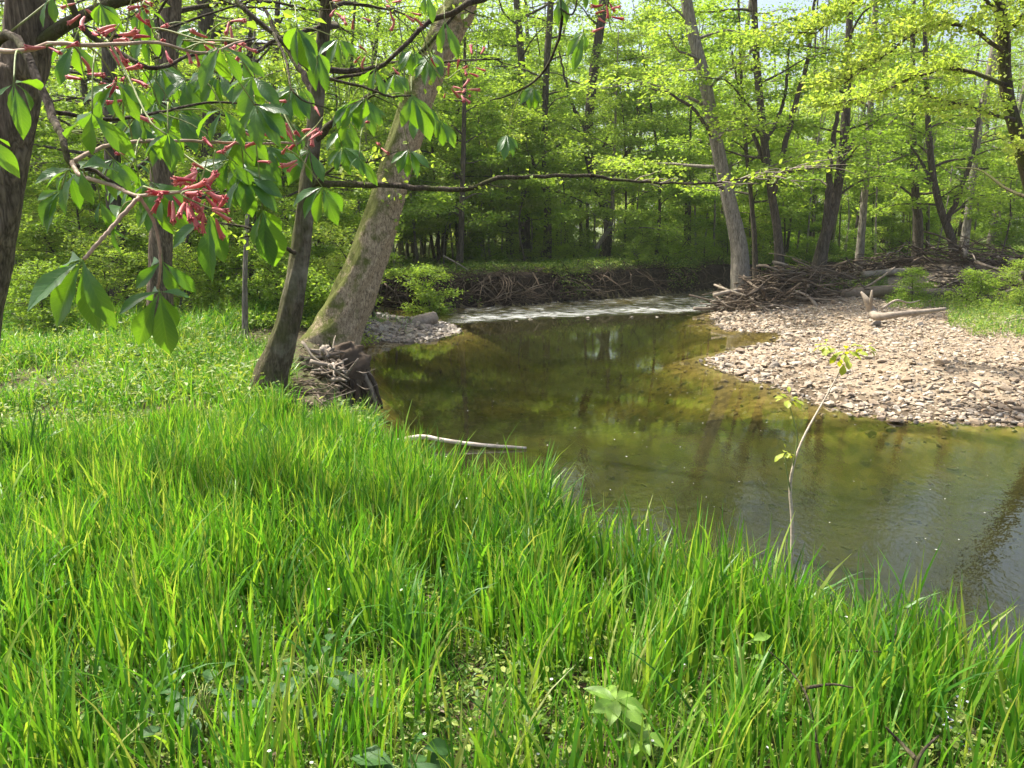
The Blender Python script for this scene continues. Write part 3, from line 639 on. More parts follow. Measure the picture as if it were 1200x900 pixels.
# left wood
cnt = 0
for i in range(3000):
    if cnt >= 14: break
    Y = rng.uniform(14.5, 30); x = rng.uniform(-.8, -.30) * Y
    d, _, _, _ = shore_info(np.array([x]), np.array([Y]))
    if d[0] < 1.2 or not far_enough(x, Y, 2.4): continue
    v = int(rng.integers(0, 5)); placed.append((x, Y)); cnt += 1
    place_tree(V_TALL[v], x, Y, rng.uniform(0, 6.28), rng.uniform(.7, 1.0), 'left_wood_tree', ('tall dark-stemmed tree' if v < 3 else 'slender pale-stemmed tree') + ' in the wood behind the hanging red flowers', 'tree', 'dark trees of the left wood' if v < 3 else 'pale trees of the left wood')
cnt = 0
for i in range(3000):
    if cnt >= 25: break
    Y = rng.uniform(13.5, 27); x = rng.uniform(-.75, -.17) * Y
    d, _, _, _ = shore_info(np.array([x]), np.array([Y]))
    if d[0] < 1.0 or not far_enough(x, Y, 1.3): continue
    v = int(rng.choice([0, 1, 2, 3])); placed.append((x, Y)); cnt += 1
    place_tree(V_UNDER[v], x, Y, rng.uniform(0, 6.28), rng.uniform(.55, .9), 'left_understory_tree', ('small yellow-green tree' if v == 3 else 'small green tree') + ' in the wood left of the leaning trunk', 'tree', 'small yellow-green trees of the left wood' if v == 3 else 'small green trees of the left wood')
cnt = 0
for i in range(3000):
    if cnt >= 45: break
    Y = rng.uniform(44, 61); x = rng.uniform(-.7, .78) * Y
    if not far_enough(x, Y, 2.0): continue
    v = int(rng.integers(0, 3)); placed.append((x, Y)); cnt += 1
    place_tree(V_UNDER[v], x, Y, rng.uniform(0, 6.28), rng.uniform(.9, 1.5), 'understory_tree', 'small layered green tree under the tall wood', 'tree', 'small green trees of the wood')
# named shrubs
for k, (px, py, zz, Y, v, sc, lab) in enumerate([
    (398, 350, .6, 14.0, 1, .8, 'yellow-green shrub in the gap left of the leaning trunk'),
    (345, 340, .6, 15, 0, .9, 'leafy green shrub behind the crooked mossy tree'), (500, 335, .8, 21, 0, 1.0, 'green shrub overhanging the bank above the small log'),
    (235, 345, .6, 15, 2, .9, 'low green shrub beside the dark upright tree'), (120, 345, .7, 15, 0, .9, 'green shrub behind the hanging leaves at left'),
    (60, 350, .7, 13, 2, .9, 'low green shrub beside the furrowed trunk'), (935, 322, .9, 23.5, 1, .45, 'small bright shrub between the forked and the slanting tree'),
    (1070, 340, .5, 19.5, 0, .6, 'weedy shrub behind the upright driftwood snag'), (1150, 345, .5, 18.5, 2, .8, 'bushy weeds at the right end of the gravel bar'),
    (1195, 350, .5, 18.0, 1, .6, 'yellow-green weeds at the right edge behind the gravel')]):
    p = onz(px, py, zz); x, y = p[0] * Y / p[1], Y
    place_tree(V_BUSH[v], x, y, k * 1.3, sc, 'shrub', lab, 'shrub')
cnt = 0
for i in range(2000):
    if cnt >= 40: break
    Y = rng.uniform(26.5, 37); x = rng.uniform(-.2, .72) * Y
    d, _, _, ty = shore_info(np.array([x]), np.array([Y]))
    if d[0] < .5 or d[0] > 7 or ty[0] == BAR or not far_enough(x, Y, .9): continue
    placed.append((x, Y)); cnt += 1
    place_tree(V_BUSH[int(rng.integers(0, 3))], x, Y, rng.uniform(0, 6), rng.uniform(.5, 1.0), 'bank_shrub', 'low green shrub on top of the far bank', 'shrub', 'low shrubs along the far bank')

cnt = 0
for i in range(3000):
    if cnt >= 90: break
    Y = rng.uniform(36, 62); x = rng.uniform(-.72, .8) * Y
    if not far_enough(x, Y, 1.2): continue
    placed.append((x, Y)); cnt += 1
    place_tree(V_BUSH[int(rng.integers(0, 3))], x, Y, rng.uniform(0, 6), rng.uniform(1.2, 2.3), 'thicket_shrub', 'tall shrub filling the floor of the deep wood', 'shrub', 'shrubs deep in the wood')
for k, (px, Y, v, sc, lab) in enumerate([(60, 11.5, 0, .75, 'leafy shrub in the grass close behind the furrowed trunk'), (120, 13.5, 1, .8, 'yellow-green shrub left of the hollow-based tree'), (222, 12.5, 1, .7, 'bright shrub between the hollow-based tree and the thin pole'),
                           (262, 13.5, 0, .85, 'green shrub in front of the dark upright tree'), (318, 12.6, 1, .75, 'bright yellow-green shrub between the thin pole and the crooked tree'), (352, 12.0, 2, .8, 'low shrub in the gap behind the crooked tree'),
                           (10, 14.5, 1, .95, 'yellow-green shrub at the far left edge in the wood'), (160, 15.5, 0, 1.0, 'green shrub behind the left hanging leaves'), (385, 13.4, 1, .9, 'yellow-green shrub touching the left side of the leaning trunk'),
                           (300, 15.5, 1, 1.1, 'tall pale shrub behind the thin pole'), (90, 17, 1, 1.2, 'tall yellow-green shrub deep behind the left meadow')]):
    x = (px - 600) / 900 * (Y * CT + 1.6 * ST)
    place_tree(V_BUSH[v], x, Y, k * 1.9, sc, 'shrub', lab, 'shrub')
for k, (px, Y, v, sc, lab) in enumerate([(415, 23.5, 3, 1.0, 'bright yellow-green young tree directly behind the leaning trunk'), (462, 25.2, 3, 1.15, 'bright yellow-green young tree right of the leaning trunk above the shoal'),
                           (575, 28.2, 3, 1.1, 'pale yellow-green young tree on the far bank above the root tangle'), (520, 27.5, 3, .8, 'small bright young tree on the far bank behind the small log'), (20, 17, 3, .9, 'bright young tree at the far left edge of the wood'), (330, 18, 3, 1.0, 'bright young tree between the crooked tree and the thin pole')]):
    place_tree(V_UNDER[v], (px - 600) / 900 * (Y * CT + 1.4 * ST), Y, k * 2.1, sc, 'young_tree', lab, 'tree')
# the far wood behind, one mass
def far_wood():
    g = np.random.default_rng(5); tr = MB(); LP = []; 
    for i in range(150):
        a = g.uniform(-.75, .75); Y = g.uniform(62, 95); x = a * Y; hh = g.uniform(14, 20); r = g.uniform(.1, .3)
        z0 = ground_z(x, Y)
        P = spline(np.array([[x, Y, z0 - .2], [x + g.normal(0, .3), Y, z0 + hh * .5], [x + g.normal(0, .8), Y, z0 + hh]]), 6)
        tr.add(*tube(P, np.linspace(r, r * .3, 6), 5, cap=False))
        nl = 34
        for q in range(nl):
            c = P[0] + np.array([g.normal(0, 1.7), g.normal(0, 1.7), 0]); c[2] = z0 + g.uniform(1.6, hh + 1)
            m = 26; LP.append(c + g.normal(0, 1, (m, 3)) * np.array([.9, .9, .16]))
    Pn = np.vstack(LP); n = len(Pn); s = g.uniform(.16, .3, n)
    V, F = leaf_quads(Pn, g.normal(0, 1, (n, 3)) * [1, 1, .4], np.array([0, 0, 1.0]) + g.normal(0, .6, (n, 3)), s, s * .7)
    o = thing('far_wood', 'hazy mass of distant trees closing the view behind the wood', 'woodland'); o['kind'] = 'stuff'
    a = link('foliage', mesh_of('foliage', V, F, M['leaf_far']), o); a['kind'] = 'stuff'
    b = tr.build('trunks_mass', M['bark_far'], o); b.name = 'stem'; b['kind'] = 'stuff'
far_wood()
# ------------------------------------------------------------------ stones
def rock_variants(nv, seed, mat):
    out = []
    g = np.random.default_rng(seed)
    for i in range(nv):
        bm = bmesh.new(); sc = np.array([1, g.uniform(.6, .95), g.uniform(.35, .65)])
        for k in range(15):
            v = g.normal(0, 1, 3); v /= np.linalg.norm(v); bm.verts.new(Vector(v * sc * g.uniform(.8, 1.0) * .5))
        r_ = bmesh.ops.convex_hull(bm, input=bm.verts[:])
        for v in [v for v in bm.verts if not v.link_faces]: bm.verts.remove(v)
        bmesh.ops.triangulate(bm, faces=bm.faces[:])
        me = bpy.data.meshes.new('stone'); bm.to_mesh(me); bm.free(); me.materials.append(mat)
        V = np.zeros(len(me.vertices) * 3); me.vertices.foreach_get('co', V)
        F = np.array([list(p.vertices) for p in me.polygons]); out.append((me, V.reshape(-1, 3), F))
    return out
ROCKS = rock_variants(9, 3, M['stone']); WROCKS = rock_variants(6, 4, M['wet_stone'])
def rotz(V, a):
    c, s = math.cos(a), math.sin(a); return np.stack([V[:, 0] * c - V[:, 1] * s, V[:, 0] * s + V[:, 1] * c, V[:, 2]], 1)
def scatter_rocks(name, parent, cand, size, rocks, nparts, sink=.2):
    """cand (n,3) positions; the largest in the picture become parts, the rest one mass"""
    px, py, dep = proj(cand); show = size / dep
    inv = (px > -40) & (px < 1260) & (py < 930); order = np.argsort(-(show * inv))
    big = set(order[:nparts].tolist()); g = np.random.default_rng(8); mv, mf, n = [], [], 0
    for i in range(len(cand)):
        me, V, F = rocks[int(g.integers(0, len(rocks)))]; a = g.uniform(0, 6.28); tx, ty = g.normal(0, .2, 2)
        if i in big:
            o = link('stone', me, parent); o.location = cand[i] + [0, 0, size[i] * sink]; o.rotation_euler = (tx, ty, a); o.scale = (size[i],) * 3
        else:
            Q = rotz(V * size[i], a); Q[:, 2] += tx * Q[:, 0] + ty * Q[:, 1]
            mv.append(Q + cand[i] + [0, 0, size[i] * sink]); mf.append(F + n); n += len(V)
    if mv:
        o = link('gravel', mesh_of('gravel', np.vstack(mv), np.vstack(mf), rocks[0][0].materials[0]), parent); o['kind'] = 'stuff'
g = np.random.default_rng(41)
def bar_points(n, rect, types, dmin, dmax, dens=None):
    X = g.uniform(rect[0], rect[1], n); Y = g.uniform(rect[2], rect[3], n)
    Z, D, T = terrain(X, Y); ok = np.isin(T, types) & (D > dmin) & (D < dmax)
    px, py, dep = proj(np.stack([X, Y, Z], 1)); ok &= (px > -30) & (px < 1240) & (py > 250)
    return np.stack([X, Y, Z], 1)[ok], D[ok]
C_, D_ = bar_points(60000, (2.5, 15, 8.6, 21.5), [BAR], -.10, 9)
sz = g.lognormal(-2.75, .5, len(C_)); sz = np.clip(sz * np.interp(D_, [0, 1.0, 2.2, 4], [1.15, 1.05, .8, .62]), .02, .26); kp = g.uniform(0, 1, len(C_)) < np.where(fbm(C_[:, 0], C_[:, 1], 91, 1.6, 3) > .25, .45, 1.0) * np.where(sz > .13, .6, 1); C_, D_, sz = C_[kp], D_[kp], sz[kp]
scatter_rocks('stone', ZO['gravel_bar'], C_, sz, ROCKS, 290, .12)
C_, D_ = bar_points(9000, (2.5, 12, 8.6, 20), [BAR], -.45, .10)
sz = np.clip(g.lognormal(-2.75, .45, len(C_)), .03, .2); keep = g.uniform(0, 1, len(C_)) < np.clip(1 - (-D_) / .4, .1, 1)
scatter_rocks('stone', ZO['stream_bed'], C_[keep], sz[keep], WROCKS, 60, .15)
C_, D_ = bar_points(30000, (-4.5, -1, 15, 22), [SHOAL, LEFT], -.25, 1.0)
k = (C_[:, 0] > -3.9) & (C_[:, 1] > 15.4); C_ = C_[k]
sz = np.clip(g.lognormal(-2.3, .4, len(C_)), .05, .28)
scatter_rocks('stone', ZO['gravel_shoal'], C_, sz, WROCKS, 120, .1)
px_ = g.uniform(430, 850, 420); py_ = np.interp(px_, [380, 500, 560, 640, 720, 850], [384, 380, 377, 372, 368, 364]) + g.normal(-1, 4, 420)
C_ = np.array([onz(a, b, .0) for a, b in zip(px_, py_)]); kk = shore_info(C_[:, 0], C_[:, 1])[0] < 0; C_ = C_[kk]; C_[:, 2] = g.uniform(-.08, -.02, len(C_)); scatter_rocks('stone', ZO['stream_bed'], C_, np.clip(g.lognormal(-2.2, .4, len(C_)), .05, .22), WROCKS, 0, .0)
# stones scattered over the stream bed
C_, D_ = bar_points(5000, (-2, 9, 3, 22), [NEAR, LEFT, BAR, SHOAL], -3, -.4)
if len(C_): scatter_rocks('stone', ZO['stream_bed'], C_, np.clip(g.lognormal(-2.6, .5, len(C_)), .03, .25), WROCKS, 0, .0)
for (px, py, s, lab) in [(1102, 440, .26, 'large pale flat stone in the middle of the gravel bar'), (1035, 408, .12, 'blue-grey stone lying on the far gravel'), (1164, 432, .2, 'white stone near the grass on the gravel bar'),
                         (970, 383, .2, 'dark grey stone standing above the far gravel'), (1050, 483, .24, 'dark wet stone at the near edge of the gravel bar'), (848, 434, .13, 'pale stone at the left tip of the gravel bar')]:
    p = onz(px, py, .12); o = link('large_stone', ROCKS[int(g.integers(0, 9))][0]); o.location = (p[0], p[1], ground_z(p[0], p[1]) + s * .2); o.scale = (s, s, s * .8); o.rotation_euler = (.1, .1, g.uniform(0, 6)); tag(o, lab, 'stone')

# ------------------------------------------------------------------ driftwood
def sticks(parent, n, box, zfun, lens, rads, mat, seed, name='stick', tilt=.18, azm=0, azs=.5, seg=6):
    """each stick a part; box = (x0, x1, y0, y1)"""
    g = np.random.default_rng(seed)
    for i in range(n):
        x, y = g.uniform(box[0], box[1]), g.uniform(box[2], box[3]); hi = zfun(x, y)
        if hi <= .02: continue
        z = ground_z(x, y) + hi * g.uniform(.02, 1) ** .8; L = g.uniform(*lens) * (1 if g.uniform() < .8 else 1.5); r = g.uniform(*rads) * (L / lens[1]) ** .5
        az = azm + g.normal(0, azs); e = g.normal(0, tilt); d = np.array([math.cos(az) * math.cos(e), math.sin(az) * math.cos(e), math.sin(e)])
        c = np.array([x, y, z]); a, b = c - d * L / 2, c + d * L / 2
        mb = MB(); P = crook(a, b, 7, .05, g); mb.add(*tube(spline(P, 10), np.linspace(r, r * g.uniform(.3, .8), 10), seg))
        if g.uniform() < .3:
            k = g.integers(2, 6); q = P[k]; dd = unit(d + g.normal(0, .6, 3)); mb.add(*tube(crook(q, q + dd * L * .3, 5, .05, g), np.linspace(r * .6, r * .2, 5), 5))
        mb.build(name, mat, parent)
def mass(parent, n, box, zfun, L0, r0, mat, seed, name='brushwood'):
    g = np.random.default_rng(seed); mb = MB()
    for i in range(n):
        x, y = g.uniform(box[0], box[1]), g.uniform(box[2], box[3]); hi = zfun(x, y)
        if hi <= .02: continue
        z = ground_z(x, y) + hi * g.uniform(0, 1); az = g.normal(0, .8); e = g.normal(0, .3); L = L0 * g.uniform(.4, 1.3)
        d = np.array([math.cos(az) * math.cos(e), math.sin(az) * math.cos(e), math.sin(e)]); c = np.array([x, y, z])
        mb.add(*tube(crook(c - d * L / 2, c + d * L / 2, 5, .06, g), np.linspace(r0, r0 * .4, 5) * g.uniform(.5, 1.5), 4, cap=False))
    o = mb.build(name, mat, parent); o['kind'] = 'stuff'; return o
def heap(cx, cy, rx, ry, hh):
    return lambda x, y: hh * max(0, 1 - ((x - cx) / rx) ** 2 - ((y - cy) / ry) ** 2) ** .6
def px_at(px, Y, z=.5): return aty(px, 300, Y)[0] if False else (px - 600) / 900 * (Y * CT + (H - z) * ST)

jam = thing('driftwood_jam', 'long tangled heap of grey-brown driftwood at the left end behind the gravel bar', 'driftwood', (px_at(925, 20.8), 20.8, .2))
zf = heap(px_at(922, 20.8), 20.9, 1.75, 1.1, .72)
mass(jam, 520, (px_at(922, 20.8) - 2, px_at(922, 20.8) + 2, 20, 21.8), zf, 1.1, .014, M['root'], 61)
sticks(jam, 175, (px_at(922, 20.8) - 1.9, px_at(922, 20.8) + 1.9, 19.9, 21.9), zf, (.5, 1.9), (.011, .048), M['driftwood'], 62, azm=-.12, azs=.6, tilt=.26)
jam2 = thing('driftwood_heap', 'broad heap of broken branches and brush beside the far channel, right of the slanting tree', 'driftwood', (px_at(1100, 23), 23, .3))
zf = heap(px_at(1110, 23.2), 23.3, 3.3, 1.2, .72)
bx = (px_at(1110, 23.2) - 4.2, px_at(1110, 23.2) + 4.2, 22.1, 24.6)
mass(jam2, 800, bx, zf, 1.2, .015, M['root'], 63)
sticks(jam2, 210, bx, zf, (.5, 2.2), (.012, .05), M['driftwood'], 64, azm=.05, azs=.65, tilt=.25)
jam3 = thing('brush_heap', 'dark round heap of fine brush between the slanting tree and the pale tree', 'driftwood', (px_at(985, 24), 24, .5))
zf = heap(px_at(985, 24.2), 24.2, .85, .8, 1.0)
mass(jam3, 420, (px_at(985, 24.2) - 1, px_at(985, 24.2) + 1, 23.5, 24.9), zf, .9, .012, M['root'], 65)
sticks(jam3, 34, (px_at(985, 24.2) - .9, px_at(985, 24.2) + .9, 23.5, 24.9), zf, (.5, 1.2), (.012, .03), M['root'], 66, tilt=.5, azs=1.2)
jam4 = thing('brush_heap', 'shaggy brush heap caught against the stout tree and broken tree at the back right', 'driftwood', (px_at(1075, 25.6), 25.6, .6))
zf = heap(px_at(1075, 25.8), 25.6, .9, .7, 1.05)
mass(jam4, 460, (px_at(1075, 25.6) - 1.3, px_at(1075, 25.6) + 1.3, 25, 26.2), zf, 1.0, .012, M['root'], 67)
sticks(jam4, 30, (px_at(1075, 25.6) - 1.2, px_at(1075, 25.6) + 1.2, 25, 26.2), zf, (.5, 1.4), (.015, .035), M['root'], 68, tilt=.4, azs=1)
jam5 = thing('driftwood_heap', 'low scatter of driftwood at the right edge behind the weeds', 'driftwood', (px_at(1190, 20.5), 20.5, .3))
zf = heap(px_at(1185, 20.5), 20.6, 2.2, 1.2, .6)
bx = (px_at(1185, 20.5) - 2.1, px_at(1185, 20.5) + 2.1, 19.6, 21.6)
mass(jam5, 300, bx, zf, 1.0, .014, M['root'], 69); sticks(jam5, 60, bx, zf, (.6, 2.0), (.018, .06), M['driftwood'], 70, azs=.5)

def big_log(name, label, pts, rad, mat, seed=1, seg=14, m=40, ends=True, cat='log', extra=None):
    P = spline(np.array(pts), m); o = thing(name, label, cat, P[0]); mb = MB()
    mb.add(*tube(P, np.interp(np.linspace(0, 1, m), np.linspace(0, 1, len(rad)), rad), seg, trunk_relief(seed, .09, 0)))
    mb.build('trunk', mat, o)
    for e in (extra or []):
        b = MB(); q = spline(np.array(e[0]), 14); b.add(*tube(q, np.interp(np.linspace(0, 1, 14), np.linspace(0, 1, len(e[1])), e[1]), 7, trunk_relief(seed + 1, .08, 0))); b.build('branch', mat, o)
    return o
A = lambda px, py, Y: aty(px, py, Y)
big_log('fallen_log', 'long barkless log lying across the front of the driftwood behind the gravel', [A(985, 345, 20.2), A(1040, 341, 20.3), A(1090, 344, 20.5), A(1150, 341, 20.7), A(1220, 336, 21)], [.13, .15, .14, .13, .12], M['driftwood'], 3)
big_log('fallen_log', 'upper grey log on top of the broad driftwood heap', [A(1010, 322, 22.4), A(1070, 318, 22.5), A(1140, 325, 22.6), A(1200, 322, 22.7)], [.10, .1, .08, .06], M['driftwood_pale'], 4)
big_log('fallen_log', 'pale stick-like log poking left out of the jam over the water', [A(836, 346, 20.6), A(860, 341, 20.7), A(900, 338, 20.9)], [.05, .055, .04], M['driftwood_pale'], 5)
big_log('fallen_log', 'forked pale branch leaning on the front of the driftwood jam', [A(975, 368, 19.6), A(960, 362, 19.7), A(948, 348, 19.9), A(930, 340, 20.2)], [.05, .055, .04, .02], M['driftwood_pale'], 6,
        extra=[([A(960, 362, 19.7), A(940, 366, 19.6), A(915, 358, 19.8), A(890, 360, 19.9)], [.035, .02])])
big_log('driftwood_snag', 'bleached snag lying on the gravel with an upright forked stub', [A(1108, 362, 16.0), A(1085, 365, 15.9), A(1055, 368, 15.8), A(1030, 371, 15.9), A(1022, 366, 16.3), A(1016, 352, 16.3), A(1009, 342, 16.4)],
        [.035, .05, .06, .085, .085, .065, .02], M['driftwood_pale'], 7, cat='driftwood',
        extra=[([A(1020, 362, 16.3), A(1021, 350, 16.2), A(1022, 340, 16.2)], [.05, .02]), ([A(1033, 362, 16.3), A(1050, 352, 16.5), A(1065, 355, 16.7), A(1078, 352, 16.9)], [.03, .02, .01]), ([A(1030, 378, 16.3), A(1020, 381, 16.1)], [.06, .03])])
big_log('driftwood_log', 'grey log lying in the weeds right of the bleached snag', [A(1118, 384, 15.6), A(1150, 383, 15.7), A(1175, 380, 15.8), A(1200, 374, 16)], [.05, .06, .05, .045], M['driftwood_pale'], 8, cat='driftwood')
big_log('driftwood_log', 'short curved log above the grey one at the right edge', [A(1176, 378, 16.2), A(1190, 372, 16.2), A(1215, 374, 16.3)], [.05, .06, .05], M['driftwood_pale'], 9, cat='driftwood')
big_log('small_log', 'short cut log lying on the dark gravel shoal left of the riffle', [A(481, 379, 17.3), A(495, 376, 17.4), A(510, 372, 17.6)], [.14, .15, .14], M['driftwood_pale'], 10, cat='log')
M['branch_white'] = rnd_mat('branch_white', [(.55, .49, .42), (.62, .56, .48)], .8, .4, 9)
# fallen branch in the water
p_ = [onz(408, 519, .02), onz(450, 519, .05), onz(492, 512, .10), onz(520, 516, .07), onz(560, 521, .04), onz(617, 525, .015)]
big_log('fallen_branch', 'long thin bleached branch lying in the shallow water beside the tall grass', p_, [.014, .02, .027, .022, .02, .013], M['branch_white'], 11, 8, 50, cat='branch',
        extra=[([onz(492, 512, .10), onz(484, 519, .03)], [.01, .004]), ([onz(520, 516, .07), onz(512, 512, .12)], [.008, .003]), ([onz(450, 519, .05), onz(440, 524, .02)], [.009, .004])])

# washed-out root stump under the leaning tree
st = thing('root_stump', 'dark washed-out root mass beside the water, piled with bleached sticks', 'stump', tuple(onz(416, 486, 0)))
g = np.random.default_rng(88); b = onz(416, 486, 0); Yb = b[1]
mb = MB(); core = spline(np.array([b + [-.02, .15, -.1], b + [0, .05, .3], b + [-.06, .06, .6], b + [-.14, .12, .86]]), 24)
mb.add(*tube(core, np.interp(np.linspace(0, 1, 24), [0, .4, .75, 1], [.24, .2, .24, .15]), 20, trunk_relief(5, .22, .1))); mb.build('stump', M['root'], st)
for i in range(30):
    a = g.uniform(-2.9, .9); s = core[int(g.uniform(8, 22))]; e = np.array([b[0] + math.cos(a) * g.uniform(.14, .42), b[1] + math.sin(a) * g.uniform(.1, .42), g.uniform(-.05, .12)])
    mid = (s + e) / 2 + np.array([math.cos(a), math.sin(a), .4]) * g.uniform(.04, .16)
    mb = MB(); mb.add(*tube(spline(np.array([s, mid, e]), 14) + g.normal(0, .006, (14, 3)), np.linspace(g.uniform(.028, .062), .01, 14), 8, trunk_relief(i, .15, 0))); mb.build('root', M['root' if i % 3 else 'driftwood'], st)
lb = MB(); q = b + [.16, .05, .22]; lb.add(*tube(spline(np.array([q + [-.15, .1, .18], q, q + [.13, -.06, -.05]]), 14), [.06, .075, .085, .09, .095, .1, .1, .1, .1, .1, .1, .095, .08, .03], 14, trunk_relief(44, .1, 0))); lb.build('burl', M['root'], st)
wd = thing('driftwood_pile', 'pile of bleached sticks lodged between the root mass and the leaning tree', 'driftwood', tuple(onz(385, 430, .6)))
b2 = onz(385, 432, .72); g = np.random.default_rng(89)
for i in range(64):
    s_ = g.uniform(-1, 1); c = b2 + np.array([.26 * s_ + g.normal(0, .07), -.75 * s_ + g.normal(0, .12), g.uniform(-.05, .14)]); az = g.normal(-.8, .8); e = g.normal(0, .35); L = g.uniform(.15, .55)
    d = np.array([math.cos(az) * math.cos(e), math.sin(az) * math.cos(e), math.sin(e)])
    mb = MB(); mb.add(*tube(spline(crook(c - d * L / 2, c + d * L / 2, 5, .06, g), 9), np.linspace(1, .4, 9) * g.uniform(.008, .03), 6)); mb.build('stick', M['driftwood_pale' if i % 3 == 0 else 'driftwood'], wd)
for (p1, p2, p3, r) in [((393, 424, 9.6), (395, 412, 9.5), (391, 397, 9.5), .012), ((405, 428, 9.3), (425, 437, 9.1), (440, 432, 9.0), .009), ((412, 445, 9.2), (428, 456, 9.0), (443, 450, 9.0), .008)]:
    mb = MB(); mb.add(*tube(spline(np.array([A(*p1), A(*p2), A(*p3)]), 9), np.linspace(r, r * .4, 9), 6)); mb.build('stick', M['driftwood_pale'], wd)
lt = thing('twig_litter', 'litter of dead twigs and leaves on the bank between the crooked tree and the root mass', 'twigs', tuple(onz(370, 486, .5)))
b3 = onz(372, 484, .52); g = np.random.default_rng(90)
for i in range(60):
    c = np.array([b3[0] + g.normal(0, .32), b3[1] + g.normal(.1, .22), 0]); c[2] = ground_z(c[0], c[1]) + g.uniform(.01, .1); az = g.uniform(-1.2, 1.2); L = g.uniform(.15, .7); d = np.array([math.cos(az), math.sin(az), g.normal(0, .15)])
    mb = MB(); mb.add(*tube(spline(crook(c - d * L / 2, c + d * L / 2, 5, .07, g), 8), np.linspace(1, .4, 8) * g.uniform(.005, .015), 5)); mb.build('twig', M['driftwood' if i % 3 else 'root'], lt)

# roots and brush hanging down the far bank
def bank_roots(px0, px1, label, n, seed, nst):
    g = np.random.default_rng(seed); c = None; L = []
    for i in range(n):
        px = g.uniform(px0, px1); pys = np.interp(px, [425, 500, 600, 690, 770, 830, 900], [362, 361, 358, 351, 345, 340, 335]); w_ = onz(px, pys)
        top = np.array([w_[0] + g.normal(0, .25), w_[1] + g.uniform(.4, .8), 0]); top[2] = ground_z(top[0], top[1]) + .02
        end = np.array([top[0] + g.normal(0, .7), w_[1] - g.uniform(-.05, .35), g.uniform(-.05, .35)])
        mid = (top + end) / 2 + np.array([g.normal(0, .15), -.25, .12]); L.append((top, mid, end))
    th = thing('bank_roots', label, 'roots', L[0][0])
    for i, (a, m_, e) in enumerate(L):
        mb = MB(); mb.add(*tube(spline(np.array([a, m_, e]), 12) + g.normal(0, .015, (12, 3)), np.linspace(g.uniform(.01, .04), .008, 12), 6, trunk_relief(i, .15, 0))); mb.build('root', M['root'], th)
    for i in range(nst):
        px = g.uniform(px0, px1); pys = np.interp(px, [425, 500, 600, 690, 770, 830, 900], [362, 361, 358, 351, 345, 340, 335]); w_ = onz(px, pys)
        cc = w_ + [0, g.uniform(-.2, .35), g.uniform(.0, .5)]; az = g.normal(0, .7); e = g.normal(0, .4); Ls = g.uniform(.5, 1.8); d = np.array([math.cos(az) * math.cos(e), .3 * math.sin(az), math.sin(e)])
        mb = MB(); mb.add(*tube(spline(crook(cc - d * Ls / 2, cc + d * Ls / 2, 5, .07, g), 9), np.linspace(1, .3, 9) * g.uniform(.012, .035), 5)); mb.build('stick', M['driftwood' if i % 4 == 0 else 'root'], th)
    g = np.random.default_rng(seed + 50); mb = MB()
    for i in range(int((px1 - px0) * 3.2)):
        px = g.uniform(px0, px1); pys = np.interp(px, [425, 500, 600, 690, 770, 830, 900], [362, 361, 358, 351, 345, 340, 335]); w_ = onz(px, pys)
        c = w_ + [0, g.uniform(-.05, .5), 0]; c[2] = ground_z(c[0], c[1]) + g.uniform(-.02, .16); az = g.normal(0, .7); e = g.normal(0, .7); L = g.uniform(.2, .9)
        d = np.array([math.cos(az) * math.cos(e), .4 * math.sin(az), math.sin(e)]); mb.add(*tube(crook(c - d * L / 2, c + d * L / 2, 5, .08, g), np.linspace(1, .4, 5) * g.uniform(.004, .013), 4, cap=False))
    mb.build('fine_roots', M['root'], th)['kind'] = 'stuff'
    return th
bank_roots(430, 540, 'roots and sticks on the dark far bank directly behind the small log', 22, 1, 26)
bank_roots(540, 700, 'dense grey root tangle in the middle of the far bank', 40, 2, 46)
bank_roots(700, 850, 'sparse roots on the undercut dark bank left of the driftwood jam', 24, 3, 22)
bank_roots(1040, 1230, 'roots along the dark cut bank at the back right', 16, 4, 10)
big_log('leaning_stick', 'pale bent stick leaning against the far bank above the riffle', [A(676, 338, 26.2), A(684, 326, 26.4), A(690, 312, 26.6)], [.05, .045, .03], M['driftwood_pale'], 12, cat='branch')
big_log('leaning_branch', 'thin fallen branch slanting down the bank from the trees right of the leaning trunk', [A(520, 300, 23.5), A(540, 311, 23.3), A(556, 322, 23.1)], [.03, .02, .015], M['driftwood_pale'], 13, cat='branch')
# soil lip and grass fringe are covered by the ground cover below

# ------------------------------------------------------------------ grass and ground cover
def in_view(P, m=60):
    px, py, dep = proj(P); return (px > -m) & (px < 1200 + m) & (py < 1000) & (py > 200)
def sample_land(n, x0, x1, y0, y1, rng):
    Y = rng.uniform(y0, y1, n); X = rng.uniform(x0, x1, n)
    Z, D, T = terrain(X, Y); P = np.stack([X, Y, Z], 1); k = in_view(P) & (D > 0); return P[k], D[k], T[k]
g = np.random.default_rng(501)
def grass_mass(name, label, P, ht, wd, rng, seg=4, lean=.16, bend=(.2, 1.0), mat='grass', bias=None):
    n = len(P); az = rng.uniform(0, 6.28, n)
    if bias is not None: az = bias + rng.normal(0, .9, n)
    V, F = blades(P, az, np.abs(rng.normal(0, lean, n)), rng.uniform(*bend, n) ** 1.5, ht, wd, rng, seg)
    o = link(name, mesh_of(name, V, F, M[mat], True)); tag(o, label, 'grass', kind='stuff'); return o
